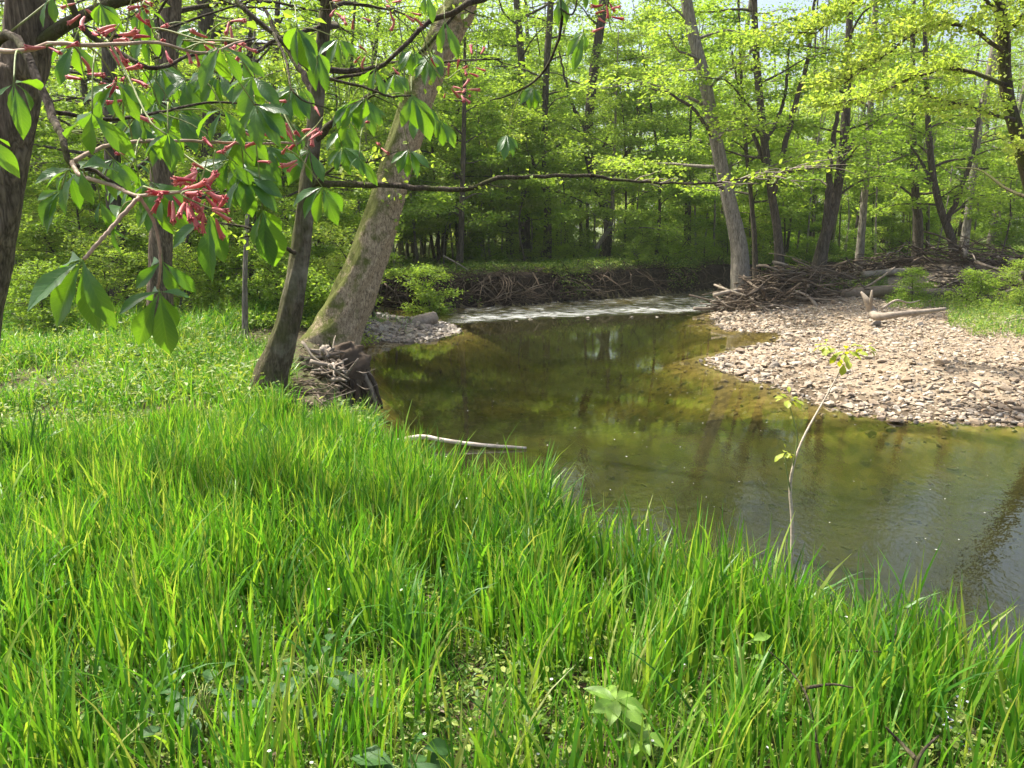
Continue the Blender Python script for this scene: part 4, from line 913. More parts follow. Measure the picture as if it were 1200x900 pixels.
# tall grass of the meadow, in tufts
P, D, T = sample_land(170000, -5.2, 3.4, 1.25, 6.4, g)
lim = 5.6 + .25 * np.sin(P[:, 0] * 2.1) + .3 * fbm(P[:, 0], P[:, 1], 17, 2.0, 2)
k = (P[:, 1] < lim) & (D > .02); P, D = P[k], D[k]
patch = fbm(P[:, 0], P[:, 1], 33, 1.7, 3); tuft = fbm(P[:, 0], P[:, 1], 34, 9.0, 3)
keep = g.uniform(0, 1, len(P)) < np.clip(.45 + .6 * tuft + .2 * patch, .04, 1)
gap = np.hypot((P[:, 0] + .12) / .16, (P[:, 1] - 2.35) / .25) < 1
near_thin = np.clip(.30 + (P[:, 1] - 1.5) / 3.0, .25, 1)
for (ax_, ay_, rr_) in [(-.62, 2.42, .3), (-1.0, 2.2, .26), (-.25, 2.0, .16), (.28, 2.35, .14)]: gap |= (np.hypot(P[:, 0] - ax_, P[:, 1] - ay_) < rr_ * g.uniform(.6, 1.1, len(P)))
keep &= ~gap & (g.uniform(0, 1, len(P)) < near_thin)
P, D, tuft, patch = P[keep], D[keep], tuft[keep], patch[keep]
edge_ = smooth((.9 - D) / .7); ht = np.clip(.27 + .09 * tuft + .07 * patch + .06 * edge_ + np.abs(g.normal(0, .09, len(P))), .08, .62)
ht *= np.interp(P[:, 1], [4.3, 5.8], [1, .72]); wd_ = g.uniform(.0045, .0148, len(P)) * np.where(g.uniform(0, 1, len(P)) < .15, 1.4, 1.0)
print('tall blades', len(P))
grass_mass('tall_grass', 'tall bright green grass filling the foreground meadow', P, ht, wd_, g, 5, .10, (.05, .8))
# short grass under it
P, D, T = sample_land(90000, -9, 3.4, 1.2, 6.4, g)
ht = g.uniform(.05, .2, len(P)); grass_mass('short_grass', 'short fine grass growing beneath the tall blades', P, ht, g.uniform(.003, .007, len(P)), g, 3, .35, (.3, 1.4))
# broad darker tufts standing above the rest
cx = g.uniform(-3.5, 2.2, 400); cy = g.uniform(1.9, 5.2, 400); Zc, Dc, Tc = terrain(cx, cy); kk = (Dc > .1); cx, cy = cx[kk][:75], cy[kk][:75]
cx[:6] = [-.32, -.22, -.38, .55, .42, -.1]; cy[:6] = [2.6, 2.9, 2.5, 2.7, 2.9, 3.1]
n_ = 26; X_ = np.repeat(cx, n_) + g.normal(0, .035, len(cx) * n_); Y_ = np.repeat(cy, n_) + g.normal(0, .035, len(cx) * n_); Z_ = terrain(X_, Y_)[0]
M['grass_dark'] = leaf_mat('broad_grass', [(.035, .12, .014), (.06, .18, .02), (.09, .23, .02)], .42, .38, objvar=0)
grass_mass('broad_grass_tufts', 'darker green tufts of broad grass blades rising above the meadow', np.stack([X_, Y_, Z_], 1), g.uniform(.22, .52, len(X_)), g.uniform(.008, .016, len(X_)), g, 6, .16, (.1, 1.1), 'grass_dark')
cx = g.uniform(-9, -1.7, 900); cy = g.uniform(6.0, 13, 900); Zc, Dc, Tc = terrain(cx, cy); q1, q2, q3 = proj(np.stack([cx, cy, Zc], 1)); kk = (Dc > .3) & (q1 > -20) & ((q1 < 335) | (q2 < 400)); cx, cy = cx[kk][:230], cy[kk][:230]
n_ = 22; X_ = np.repeat(cx, n_) + g.normal(0, .07, len(cx) * n_); Y_ = np.repeat(cy, n_) + g.normal(0, .07, len(cx) * n_); kq = fbm(X_, Y_, 71, 1.2, 3) > -.22; X_, Y_ = X_[kq], Y_[kq]; Z_ = terrain(X_, Y_)[0]
grass_mass('bank_tufts', 'loose taller tufts of grass standing on the left bank behind the meadow', np.stack([X_, Y_, Z_], 1), g.uniform(.12, .42, len(X_)), g.uniform(.006, .014, len(X_)), g, 4, .25, (.2, 1.1))
# small-leaved herbs among the blades
def herbs(name, label, P, rng, per=9, rad=.05, hh=(.03, .12), ln=.018, mat='herb', cat='ground cover', hexa=False):
    n = len(P); Q = np.repeat(P, per, 0); h = np.repeat(rng.uniform(*hh, n), per); a = rng.uniform(0, 6.28, n * per); r = rad * rng.uniform(0, 1, n * per) ** .6
    Q = Q + np.stack([np.cos(a) * r, np.sin(a) * r, h * rng.uniform(.35, 1, n * per)], 1); D = np.stack([np.cos(a), np.sin(a), rng.normal(.1, .4, n * per)], 1)
    s = np.repeat(rng.uniform(.7, 1.4, n), per) * ln * rng.uniform(.7, 1.3, n * per)
    V, F = (leaf_hex if hexa else leaf_quads)(Q, D, np.array([0, 0, 1.0]) + rng.normal(0, .4, (n * per, 3)), s, s * .6)
    o = link(name, mesh_of(name, V, F, M[mat])); tag(o, label, cat, kind='stuff'); return o
P, D, T = sample_land(15000, -5, 3.4, 1.2, 6.3, g)
herbs('low_herbs', 'small round-leaved herbs on the soil among the foreground grass', P, g, 9, .055, (.02, .16), .024, hexa=True)
# undergrowth of the left bank, further back
P, D, T = sample_land(210000, -13, -1.2, 5.5, 17, g); bare = fbm(P[:, 0], P[:, 1], 71, 1.2, 3)
qx, qy, _q = proj(P); clear = ((qx > 335) & (qx < 460) & (qy > 395) & (qy < 500) & (D < 1.0)); keep = ~clear & (g.uniform(0, 1, len(P)) < np.clip(.55 + 2.0 * bare, .015, 1) * np.clip(12 / P[:, 1] ** 1.1, .2, 1))
P = P[keep]; n_ = len(P); sp = g.uniform(0, 1, n_) < .92
grass_mass('bank_grass', 'soft low grass covering the shaded bank under the left trees', P[sp], np.clip((.16 + .14 * bare[keep][sp] + g.normal(0, .06, sp.sum())) * np.interp(P[sp][:, 1], [6, 9, 13], [.95, 1.4, 2.1]), .05, .7), g.uniform(.006, .016, sp.sum()), g, 3, .3, (.3, 1.3))
herbs('bank_herbs', 'leafy weeds carpeting the bank under the left trees', P[~sp], g, 8, .12, (.06, .40), .045)
P, D, T = sample_land(50000, -22, -1, 16.5, 34, g); P = P[(T != SHOAL)]
herbs('left_wood_floor_plants', 'sunlit weeds covering the floor of the wood at left', P[:13000], g, 7, .22, (.05, .4), .08)
P, D, T = sample_land(60000, -4, 30, 26.5, 46, g); k = (T == FAR) & (D > .45); P, D = P[k], D[k]
herbs('far_bank_plants', 'green weeds covering the top of the far bank under the trees', P[:15000], g, 7, .25, (.04, .38), .085)
Pc, Dc, Tc = sample_land(60000, -6, 14, 24, 31.5, g); kc = (Tc == FAR) & (Dc > np.where(fbm(Pc[:, 0], Pc[:, 1] * .2, 55, 1.5, 3) > .1, .05, .4)) & (Dc < 3.2)
herbs('bank_lip_plants', 'green weeds crowding the edge of the far bank and spilling over it', Pc[kc][:11000], g, 7, .2, (.03, .34), .07)
P2 = P[(D[:len(P)] < 1.0)][:2500]; grass_mass('far_bank_grass', 'grass fringe hanging over the lip of the far bank', P2, g.uniform(.15, .45, len(P2)), g.uniform(.008, .014, len(P2)), g, 3, .5, (.5, 1.5))
# grass and weeds on the gravel bar
P, D, T = sample_land(60000, 6, 15, 13.2, 22.5, g); k = (T == BAR); P, D = P[k], D[k]; px, py, _ = proj(P)
e = np.interp(px, [1030, 1060, 1100, 1150, 1200, 1240], [366, 370, 382, 392, 398, 400]) + 6 * fbm(P[:, 0], P[:, 1], 5, 3, 2)
k = (py < e) & (px > 1040) & (py > 338) & ~((px < 1112) & (py > 362) & (py < 392)) & (g.uniform(0, 1, len(P)) < .26)
k2 = (py < 342) & (py > 325) & (px > 930) & (px < 1040)
Pb = P[k | k2]; print('bar grass', len(Pb))
sp = g.uniform(0, 1, len(Pb)) < .7
grass_mass('bar_grass', 'thin pale grass growing on the back right of the gravel bar', Pb[sp], g.uniform(.08, .34, sp.sum()), g.uniform(.005, .011, sp.sum()), g, 3, .25, (.2, 1.0))
herbs('bar_weeds', 'weeds growing among the driftwood on the gravel bar', Pb[~sp], g, 8, .09, (.04, .32), .045)
# dead leaves
P, D, T = sample_land(16000, -10, 3.2, 1.3, 17, g); P = P[:11000]; n_ = len(P)
V, F = leaf_quads(P + [0, 0, .012], g.normal(0, 1, (n_, 3)) * [1, 1, .15], np.array([0, 0, 1.0]) + g.normal(0, .35, (n_, 3)), g.uniform(.03, .07, n_), g.uniform(.02, .045, n_))
M['litter'] = rnd_mat('leaf_litter', [(.09, .06, .035), (.2, .15, .1), (.3, .25, .18), (.14, .09, .05)], .8, .3, 30)
tag(link('dead_leaves', mesh_of('dead_leaves', V, F, M['litter'])), 'brown dead leaves scattered on the ground under the grass', 'leaf litter', kind='stuff')
# little white and pale blue flowers
M['petal_white'] = rnd_mat('petal_white', [(.75, .75, .7), (.8, .8, .75)], .6, 0, 10); M['petal_blue'] = rnd_mat('petal_blue', [(.5, .55, .8), (.65, .68, .85)], .6, 0, 10)
def tiny_flowers(name, label, C, mat, rad, rng):
    Q = np.repeat(C, 5, 0); a = np.tile(np.arange(5) * 2 * math.pi / 5, len(C)) + np.repeat(rng.uniform(0, 6, len(C)), 5); D = np.stack([np.cos(a), np.sin(a), .25 + 0 * a], 1)
    V, F = leaf_quads(Q, D, np.tile([0, 0, 1.0], (len(Q), 1)) + rng.normal(0, .1, (len(Q), 3)), np.full(len(Q), rad), np.full(len(Q), rad * .8))
    tag(link(name, mesh_of(name, V, F, mat)), label, 'flowers', kind='stuff')
P, D, T = sample_land(1500, -3, 3, 1.4, 4.5, g); C = P[:420] + np.stack([np.zeros(420), np.zeros(420), g.uniform(.1, .3, 420)], 1)[:len(P[:420])]
C = C[:110]; tiny_flowers('white_flowers', 'tiny white flowers dotted through the grass', C, M['petal_white'], .006, g)
cl = np.array([A(992, 800, 2.35), A(1012, 815, 2.3), A(1118, 850, 2.1), A(1135, 870, 2.05), A(1110, 838, 2.15), A(1128, 830, 2.15), A(780, 752, 2.6), A(1052, 830, 2.25), A(985, 798, 2.4)])
C = np.repeat(cl, 7, 0) + g.normal(0, .012, (len(cl) * 7, 3)); tiny_flowers('blue_flowers', 'pale blue flower clusters low in the grass at bottom right', C, M['petal_blue'], .008, g)

# floating specks on the water
X = g.uniform(-1, 5, 90); Y = g.uniform(4, 12, 90); d_ = shore_info(X, Y)[0]; k = d_ < -.3; n_ = k.sum()
V, F = leaf_quads(np.stack([X[k], Y[k], np.full(n_, .006)], 1), g.normal(0, 1, (n_, 3)) * [1, 1, 0], np.tile([0, 0, 1.0], (n_, 1)), g.uniform(.008, .028, n_), g.uniform(.006, .014, n_), 0)
tag(link('floating_specks', mesh_of('floating_specks', V, F, M['petal_white'])), 'tiny pale petals and bits floating on the pool', 'petals', kind='stuff')
#==BUCKEYE==
# ------------------------------------------------------------------ broad-leaved plants and the red-flowered tree
def leaflet_mesh(name, mat, wid=.36, droop=.35, fold=.16, seed=0, nu=7, nv=13, obov=.62, cup=.0, teeth=.02):
    """one leaflet, base at the origin, 1 long in +Y, upper side +Z, with a folded midrib and raised veins"""
    g = np.random.default_rng(seed); u = np.linspace(-1, 1, nu); v = np.linspace(0, 1, nv)
    U, Vv = np.meshgrid(u, v)
    prof = (Vv ** .85) * (1 - Vv) ** .62; prof = prof / prof.max(); k = Vv ** (math.log(.5) / math.log(obov)); prof = np.sin(math.pi * np.clip(k, 0, 1)) ** 1.1
    prof = np.maximum(prof, .02 * (Vv < .98)); edge = 1 + teeth * np.sin(Vv * 60) * (abs(U) > .99)
    X = U * prof * wid * .5 * edge; Yc = Vv.copy()
    Z = fold * np.abs(X) * 1.4 - droop * Vv ** 2 + .012 * np.sin(Vv * 26 - np.abs(U) * 6) * np.abs(U) * prof + .015 * g.normal(0, 1, X.shape) * prof * .4 + .03 * np.sin(Vv * 5 + seed) * U * prof
    Yc = Vv - droop * .35 * Vv ** 2
    P = np.stack([X, Yc, Z], -1).reshape(-1, 3)
    i, j = np.meshgrid(np.arange(nu - 1), np.arange(nv - 1)); i = i.ravel(); j = j.ravel()
    F = np.stack([j * nu + i, j * nu + i + 1, (j + 1) * nu + i + 1, (j + 1) * nu + i], 1)
    return mesh_of(name, P, F, mat, True)
def big_leaf_mat(name, c1, c2, tcol, trans=.4, rough=.36, spec=.5):
    m, t, N = newmat(name); Lk = t.links.new
    tc = N('TexCoord'); sp = N('SeparateXYZ'); Lk(tc.outputs['Object'], sp.inputs[0])
    ax = N('Math', operation='ABSOLUTE'); Lk(sp.outputs[0], ax.inputs[0])
    # side veins run out and forward from the midrib
    f = N('Math', operation='MULTIPLY_ADD', i_1=-1.1); Lk(ax.outputs[0], f.inputs[0]); Lk(sp.outputs[1], f.inputs[2])
    fr = N('Math', operation='MULTIPLY', i_1=88.0); Lk(f.outputs[0], fr.inputs[0]); si = N('Math', operation='SINE'); Lk(fr.outputs[0], si.inputs[0])
    vein = ramp(t, [(.90, (0, 0, 0)), (1.0, (1, 1, 1))], si.outputs[0]); mid = ramp(t, [(.0, (1, 1, 1)), (.012, (0, 0, 0))], ax.outputs[0])
    mx = N('Math', operation='MAXIMUM'); Lk(vein, mx.inputs[0]); Lk(mid, mx.inputs[1])
    oi = N('ObjectInfo'); nz = N('TexNoise', i_Scale=3.0, i_Detail=4.0); Lk(tc.outputs['Object'], nz.inputs['Vector'])
    a = N('Math', operation='MULTIPLY_ADD', i_1=.6); Lk(oi.outputs['Random'], a.inputs[0]); b = N('Math', operation='MULTIPLY', i_1=.5); Lk(nz.outputs['Fac'], b.inputs[0]); Lk(b.outputs[0], a.inputs[2])
    c = ramp(t, [(.1, c1), (.95, c2)], a.outputs[0])
    mm = N('Mix', data_type='RGBA'); vf = N('Math', operation='MULTIPLY', i_1=.22); Lk(mx.outputs[0], vf.inputs[0]); Lk(vf.outputs[0], mm.inputs[0]); Lk(c, mm.inputs[6]); mm.inputs[7].default_value = (c2[0] * 1.8, c2[1] * 1.5, c2[2] * 1.6, 1)
    p = N('BsdfPrincipled', i_Roughness=rough); p.inputs['Specular IOR Level'].default_value = spec; Lk(mm.outputs[2], p.inputs['Base Color'])
    bp = N('Bump', i_Strength=.22, i_Distance=.01); bp.invert = True; Lk(mx.outputs[0], bp.inputs['Height']); Lk(bp.outputs[0], p.inputs['Normal'])
    tm = N('Mix', data_type='RGBA', blend_type='MULTIPLY'); tm.inputs[0].default_value = 1; tm.inputs[7].default_value = (*tcol, 1); Lk(mm.outputs[2], tm.inputs[6])
    tr = N('BsdfTranslucent'); Lk(tm.outputs[2], tr.inputs[0]); mi = N('MixShader'); mi.inputs[0].default_value = trans
    Lk(p.outputs[0], mi.inputs[1]); Lk(tr.outputs[0], mi.inputs[2]); o = N('OutputMaterial'); Lk(mi.outputs[0], o.inputs[0]); return m
M['buckeye'] = big_leaf_mat('buckeye_leaf', (.028, .085, .028), (.06, .14, .04), (3.6, 3.0, .3), .42, .33, .55)
M['broad'] = big_leaf_mat('shaded_broad_leaf', (.025, .08, .02), (.06, .14, .035), (2.4, 2.0, .4), .35, .55, .3)  # leaf green darkened: shade low in the grass is put into the colour
M['bright'] = big_leaf_mat('bright_leaf', (.13, .26, .03), (.2, .34, .05), (1.6, 1.4, .4), .4, .45)
M['stem_tan'] = rnd_mat('young_twig', [(.32, .22, .15), (.38, .28, .2)], .6, .3, 60)
M['stem_green'] = rnd_mat('green_stem', [(.2, .26, .08), (.26, .3, .1)], .6, .2, 60)
M['flower'] = rnd_mat('red_flower', [(.48, .05, .075), (.6, .10, .12), (.68, .24, .22), (.55, .12, .10)], .5, .2, 50)
LM = [leaflet_mesh('leaflet', M['buckeye'], .30 + .03 * (i % 3), .22 + .14 * (i % 3), .2, i) for i in range(5)]
def orient(base, tip, nrm, ln=None):
    y = np.asarray(tip) - base; L = np.linalg.norm(y) if ln is None else ln; y = y / np.linalg.norm(y)
    x = np.cross(y, nrm); x /= np.linalg.norm(x); z = np.cross(x, y)
    m = Matrix(((x[0], y[0], z[0], base[0]), (x[1], y[1], z[1], base[1]), (x[2], y[2], z[2], base[2]), (0, 0, 0, 1)))
    return m @ Matrix.Diagonal((L, L, L, 1))
def put(name, me, base, tip, nrm, parent, wscale=1.0):
    o = link(name, me, parent); m = orient(np.asarray(base, float), np.asarray(tip, float), np.asarray(nrm, float))
    off = Vector((0, 0, 0)); pp = parent
    while pp is not None: off += pp.location; pp = pp.parent
    m.translation -= off; o.matrix_local = m @ Matrix.Diagonal((wscale, 1, 1, 1)); return o

BK = thing('red_buckeye_tree', 'small tree with palmate leaves and red tubular flower clusters hanging over the upper left', 'tree', (-2.1, 1.5, ground_z(-2.1, 1.5)))
g = np.random.default_rng(900)
def bk_branch(pts, r0, r1, mat='bark_dark', name='branch', seed=0, m=30):
    P = spline(np.array([np.array(p, float) if len(p) == 3 and abs(p[0]) < 20 and p[1] < 20 else atd(*p) for p in pts]), m)
    gg = np.random.default_rng(seed); P[1:-1] += gg.normal(0, r0 * .12, (m - 2, 3)); mb = MB(); mb.add(*tube(P, np.linspace(r0 * .78, r1 * .8, m), 8, trunk_relief(seed, .08, 0))); mb.build(name, M[mat], BK); return P
W3 = lambda x, y, z: np.array([x, y, z])
bk_branch([W3(-2.1, 1.5, ground_z(-2.1, 1.5) - .1), W3(-2.0, 1.55, 1.6), W3(-1.7, 1.7, 2.6), W3(-1.5, 1.75, 3.2), W3(-1.2, 1.8, 3.9)], .045, .02, name='trunk', seed=2)
root1, root2, root3 = W3(-1.7, 1.7, 2.6), W3(-1.5, 1.75, 3.2), W3(-1.2, 1.8, 3.9)
BR = {}
BR['a'] = bk_branch([root1, atd(-60, 90, 1.7), atd(10, 40, 1.6), atd(60, 130, 1.55), atd(72, 160, 1.5), atd(84, 190, 1.48), atd(110, 200, 1.5), atd(160, 235, 1.5)], .016, .004, seed=3)
BR['b'] = bk_branch([root1, atd(-60, 60, 1.6), atd(20, 60, 1.5), atd(60, 51, 1.45), atd(110, 53, 1.45), atd(180, 50, 1.5), atd(240, 62, 1.6), atd(285, 48, 1.7)], .007, .003, 'stem_tan', seed=4)
BR['c'] = bk_branch([atd(84, 190, 1.48), atd(95, 205, 1.45), atd(135, 218, 1.4), atd(163, 229, 1.35), atd(230, 222, 1.35)], .006, .003, 'stem_tan', seed=5)
BR['d'] = bk_branch([atd(163, 230, 1.35), atd(130, 268, 1.32), atd(98, 304, 1.3)], .005, .004, 'stem_tan', 'branch', seed=6)
BR['e'] = bk_branch([root2, atd(60, -60, 1.9), atd(84, 5, 1.85), atd(105, 40, 1.9), atd(140, 62, 1.9), atd(180, 80, 1.9), atd(215, 68, 2.0), atd(300, 45, 2.2)], .014, .004, seed=7)
BR['f'] = bk_branch([atd(84, 190, 1.48), atd(130, 170, 1.6), atd(210, 165, 1.7), atd(280, 168, 1.8), atd(350, 168, 1.9)], .006, .003, 'stem_tan', seed=8)
BR['g'] = bk_branch([root2, atd(240, -60, 2.3), atd(280, 5, 2.3), atd(320, 38, 2.3), atd(350, 70, 2.3), atd(372, 88, 2.3), atd(420, 100, 2.3), atd(455, 112, 2.3), atd(482, 112, 2.3)], .012, .003, seed=9)
BR['h'] = bk_branch([root3, atd(560, -60, 2.6), atd(545, 5, 2.6), atd(510, 22, 2.6), atd(490, 36, 2.55), atd(466, 60, 2.5), atd(440, 82, 2.5), atd(400, 90, 2.5), atd(375, 96, 2.5)], .016, .005, seed=10)
BR['i'] = bk_branch([root3, atd(640, -80, 2.3), atd(656, -10, 2.3), atd(656, 40, 2.35), atd(636, 85, 2.4), atd(605, 108, 2.4), atd(574, 118, 2.4)], .009, .003, seed=11)
BR['j'] = bk_branch([atd(320, 38, 2.3), atd(335, 70, 2.2), atd(345, 110, 2.1), atd(385, 128, 2.2)], .006, .002, seed=12)
BR['k'] = bk_branch([root2, atd(180, -60, 2.0), atd(185, 20, 2.1), atd(190, 60, 2.1), atd(180, 70, 2.1)], .006, .003, seed=13)
BR['l'] = bk_branch([atd(60, 130, 1.55), atd(120, 140, 1.7), atd(170, 135, 1.8), atd(250, 120, 2.0), atd(320, 125, 2.1)], .006, .003, seed=14)
BR['m'] = bk_branch([atd(105, 40, 1.9), atd(170, 40, 2.1), atd(250, 15, 2.3), atd(330, -10, 2.4)], .006, .003, seed=15)
BR['n'] = bk_branch([atd(656, 10, 2.3), atd(672, 15, 2.3), atd(680, -30, 2.3)], .004, .003, seed=16)
BR['o'] = bk_branch([root3, atd(700, -80, 2.3), atd(714, -20, 2.3), atd(712, 8, 2.3)], .004, .003, seed=17)
BR['p'] = bk_branch([atd(130, 52, 1.46), atd(150, 90, 1.45), atd(175, 140, 1.4), atd(195, 158, 1.38)], .003, .002, 'stem_green', seed=18)
BR['q'] = bk_branch([atd(163, 229, 1.35), atd(182, 265, 1.37), atd(188, 305, 1.38), atd(185, 338, 1.4)], .004, .003, 'stem_tan', seed=19)
allb = np.vstack([b for b in BR.values()])
def palm(hub, depth, tips, seed=0, petiole=None, spread=.05, parent=BK):
    """a palmate leaf: petiole > leaflets; tips read off the photograph, each at its own distance"""
    g2 = np.random.default_rng(seed); hb = atd(hub[0], hub[1], depth)
    j = np.argmin(((allb - hb) ** 2).sum(1)); src = atd(*petiole) if petiole is not None else allb[j]
    o = link('leaf', None, None); bpy.data.objects.remove(o)
    L = np.linalg.norm(src - hb)
    if L > .32 and petiole is None: src = hb + (src - hb) / L * .32
    mid = (src + hb) / 2 + np.array([0, 0, .12 * np.linalg.norm(src - hb)]); mb = MB(); mb.add(*tube(spline(np.array([src, mid, hb]), 8), np.linspace(.0018, .0014, 8), 5))
    lf = link('leaf', mb.data('leaf', M['stem_green'], True, np.array(parent.location) + (hb - np.array(parent.location))), parent); lf.location = hb - np.array(parent.location)
    for k, tp in enumerate(tips):
        dd = depth + (tp[2] if len(tp) > 2 else g2.uniform(-spread, spread)); tip = atd(tp[0], tp[1], dd)
        nr = np.array([g2.normal(0, .25), -.75 + g2.normal(0, .25), .75]); put('leaflet', LM[int(g2.integers(0, 5))], hb, tip, nr, lf, g2.uniform(.85, 1.1) if len(tp) < 4 else tp[3])
    return lf
palm((97, 304), 1.3, [(13, 357, -.05), (48, 388, .0), (66, 352, .05, .9), (106, 400, .03), (60, 301, .08), (118, 382, -.04, .8)], 1, (98, 304, 1.3))
palm((187, 342), 1.4, [(128, 352, -.05), (147, 415, 0), (197, 430, .02), (232, 342, .06), (217, 395, .05, .8), (160, 335, .07, .8)], 2, (185, 338, 1.4))
palm((190, 306), 1.5, [(150, 340, 0), (205, 350, 0), (236, 345, .04), (160, 310, .08)], 3, (188, 300, 1.4))
palm((94, 198), 1.35, [(32, 197, -.06), (56, 238, 0), (104, 242, 0), (148, 172, .08), (110, 170, .1)], 4, (100, 206, 1.42))
palm((108, 133), 1.4, [(156, 180, 0), (96, 184, 0), (62, 150, .06), (90, 120, .12)], 5, (112, 60, 1.45))
palm((16, 98), 1.3, [(35, 162, 0), (3, 146, 0), (52, 112, .07), (46, 88, .1), (-20, 120, 0)], 6, (25, 62, 1.45))
palm((-18, 158), 1.2, [(24, 200, 0), (15, 164, .05), (-10, 210, 0)], 7, (-40, 100, 1.4))
palm((197, 156), 1.6, [(193, 198, 0), (152, 178, 0), (228, 170, .05), (176, 158, .1), (215, 192, 0)], 8, (197, 120, 1.62))
palm((246, 252), 1.55, [(236, 335, 0), (266, 312, .02), (189, 286, 0), (262, 268, .1), (278, 300, .05)], 9, (240, 215, 1.4))
palm((308, 246), 1.9, [(289, 288, 0), (311, 318, 0), (341, 320, .04), (332, 262, .1)], 10, (300, 170, 1.85))
palm((262, 128), 1.7, [(297, 166, 0), (238, 165, 0), (212, 140, .06), (280, 168, .05), (300, 130, .1)], 11, (235, 90, 1.7))
palm((157, 190), 1.45, [(135, 193, 0, .7), (178, 200, 0, .7), (150, 180, .03, .7), (180, 187, .02, .7), (160, 202, 0, .7)], 12, (170, 165, 1.6))
palm((72, 222), 1.5, [(35, 232, 0), (28, 262, 0), (42, 275, 0, .8)], 13, (84, 192, 1.48))
palm((118, 235), 1.5, [(130, 265, 0), (108, 262, 0), (142, 280, .05), (128, 300, .05)], 14, (110, 205, 1.48))
palm((135, 262), 1.6, [(125, 300, 0), (140, 215, .05), (152, 232, 0)], 15, (160, 235, 1.5))
palm((60, -8), 1.4, [(40, 30, 0), (64, 26, 0), (90, 10, .05)], 16, (60, -30, 1.6))
palm((118, 5), 1.6, [(105, 30, 0), (140, 36, 0), (100, 12, .05), (150, 20, .05), (128, 42, 0)], 17, (110, 35, 1.85))
palm((165, 8), 1.8, [(148, 40, 0), (185, 42, 0), (172, 52, 0), (200, 20, .08)], 18, (185, 10, 2.0))
palm((348, 32), 2.1, [(338, 75, 0), (376, 60, 0), (362, 92, .04), (330, 40, .1), (380, 80, 0)], 19, (345, 10, 2.3))
palm((372, 60), 2.2, [(358, 105, 0), (384, 108, 0), (396, 88, .06)], 20, (372, 85, 2.3))
palm((421, 184), 2.2, [(401, 194, 0), (426, 208, 0), (444, 218, 0)], 21, (425, 150, 2.3))
palm((500, -8), 2.3, [(492, 16, 0), (510, 26, 0), (522, 4, .05)], 22, (505, -30, 2.4))
palm((521, 24), 2.3, [(512, 60, 0), (540, 68, 0), (532, 52, .05)], 23, (520, 5, 2.6))
palm((482, 110), 2.3, [(470, 150, 0), (488, 152, 0), (516, 160, 0), (528, 150, .05)], 24, (482, 90, 2.35))
palm((516, 140), 2.5, [(508, 162, 0), (520, 172, 0), (530, 150, .04), (540, 170, 0)], 25, (505, 120, 2.5))
palm((440, 80), 2.3, [(428, 110, 0), (452, 112, 0), (462, 100, .05), (418, 92, .08)], 26, (445, 78, 2.5))
palm((684, 38), 2.2, [(660, 62, 0), (672, 84, 0), (690, 60, 0), (661, 48, .06)], 27, (678, 18, 2.3))
palm((657, -4), 2.3, [(648, 28, 0), (668, 26, 0), (660, 34, .04)], 28, (656, -12, 2.3))
palm((690, -10), 2.3, [(684, 10, 0), (704, 8, 0)], 29, (700, -30, 2.3))
palm((408, 140), 2.4, [(395, 168, 0), (420, 165, 0), (430, 150, .05)], 30, (410, 100, 2.4))
# more leaves back along the branches
k = 0
for key, lo, hi, n_, sz_ in [('e', .35, 1, 8, .13), ('l', .2, 1, 8, .13), ('f', .3, 1, 7, .13), ('m', .2, 1, 6, .12), ('g', .35, 1, 8, .11), ('j', .2, 1, 4, .11), ('h', .4, 1, 6, .10), ('a', .3, .8, 3, .12), ('b', .45, 1, 4, .12), ('k', .4, 1, 3, .13), ('i', .5, .9, 2, .07)]:
    B = BR[key]
    for i in range(n_):
        s = B[int((lo + (hi - lo) * g.uniform(0, 1)) * (len(B) - 1))]; hb = s + np.array([g.normal(0, .07), g.uniform(.02, .25), g.uniform(-.14, .04)])
        px, py, dep = proj(hb[None])[0][0], proj(hb[None])[1][0], proj(hb[None])[2][0]
        a0 = g.uniform(-.7, .7); tips = []
        for q in range(5):
            an = a0 + (q - 2) * .6; ln_ = sz_ * g.uniform(.75, 1.05) * (1 - .12 * abs(q - 2)) * 900 / dep
            tips.append((px + math.sin(an) * ln_, py + math.cos(an) * ln_ * .75 + 8, g.uniform(-.05, .05)))
        sp_ = proj(s[None]); palm((px, py), dep, tips, 200 + k, (sp_[0][0], sp_[1][0], sp_[2][0])); k += 1

# flower clusters
def flower_mesh(seed):
    g2 = np.random.default_rng(seed); L = 1.0; bend = g2.uniform(.05, .2)
    P = np.array([[0, 0, 0], [0, .3, bend * .5], [0, .65, bend], [0, .9, bend * .8], [0, 1.0, bend * .7]])
    r = [.05, .10, .13, .16, .10]; V, F = tube(spline(P, 10), np.interp(np.linspace(0, 1, 10), [0, .25, .6, .9, 1], r), 8, cap=True)
    mb = MB(); mb.add(V, F)
    for q in range(5):
        a = q * 1.257; b = np.array([math.cos(a) * .08, .95, math.sin(a) * .08 + bend * .7]); mb.add(*tube(np.array([b, b + [math.cos(a) * .06, .12, math.sin(a) * .06], b + [math.cos(a) * .12, .18, math.sin(a) * .12]]), [.05, .06, .01], 5))
    for q in range(4):
        a = q * 1.6; b = np.array([math.cos(a) * .03, .98, math.sin(a) * .03 + bend * .7]); mb.add(*tube(np.array([b, b + [0, .15, .02], b + [math.cos(a) * .04, .3, .04]]), .012, 4))
    return mb.data('flower', M['flower'])
FM = [flower_mesh(i) for i in range(4)]
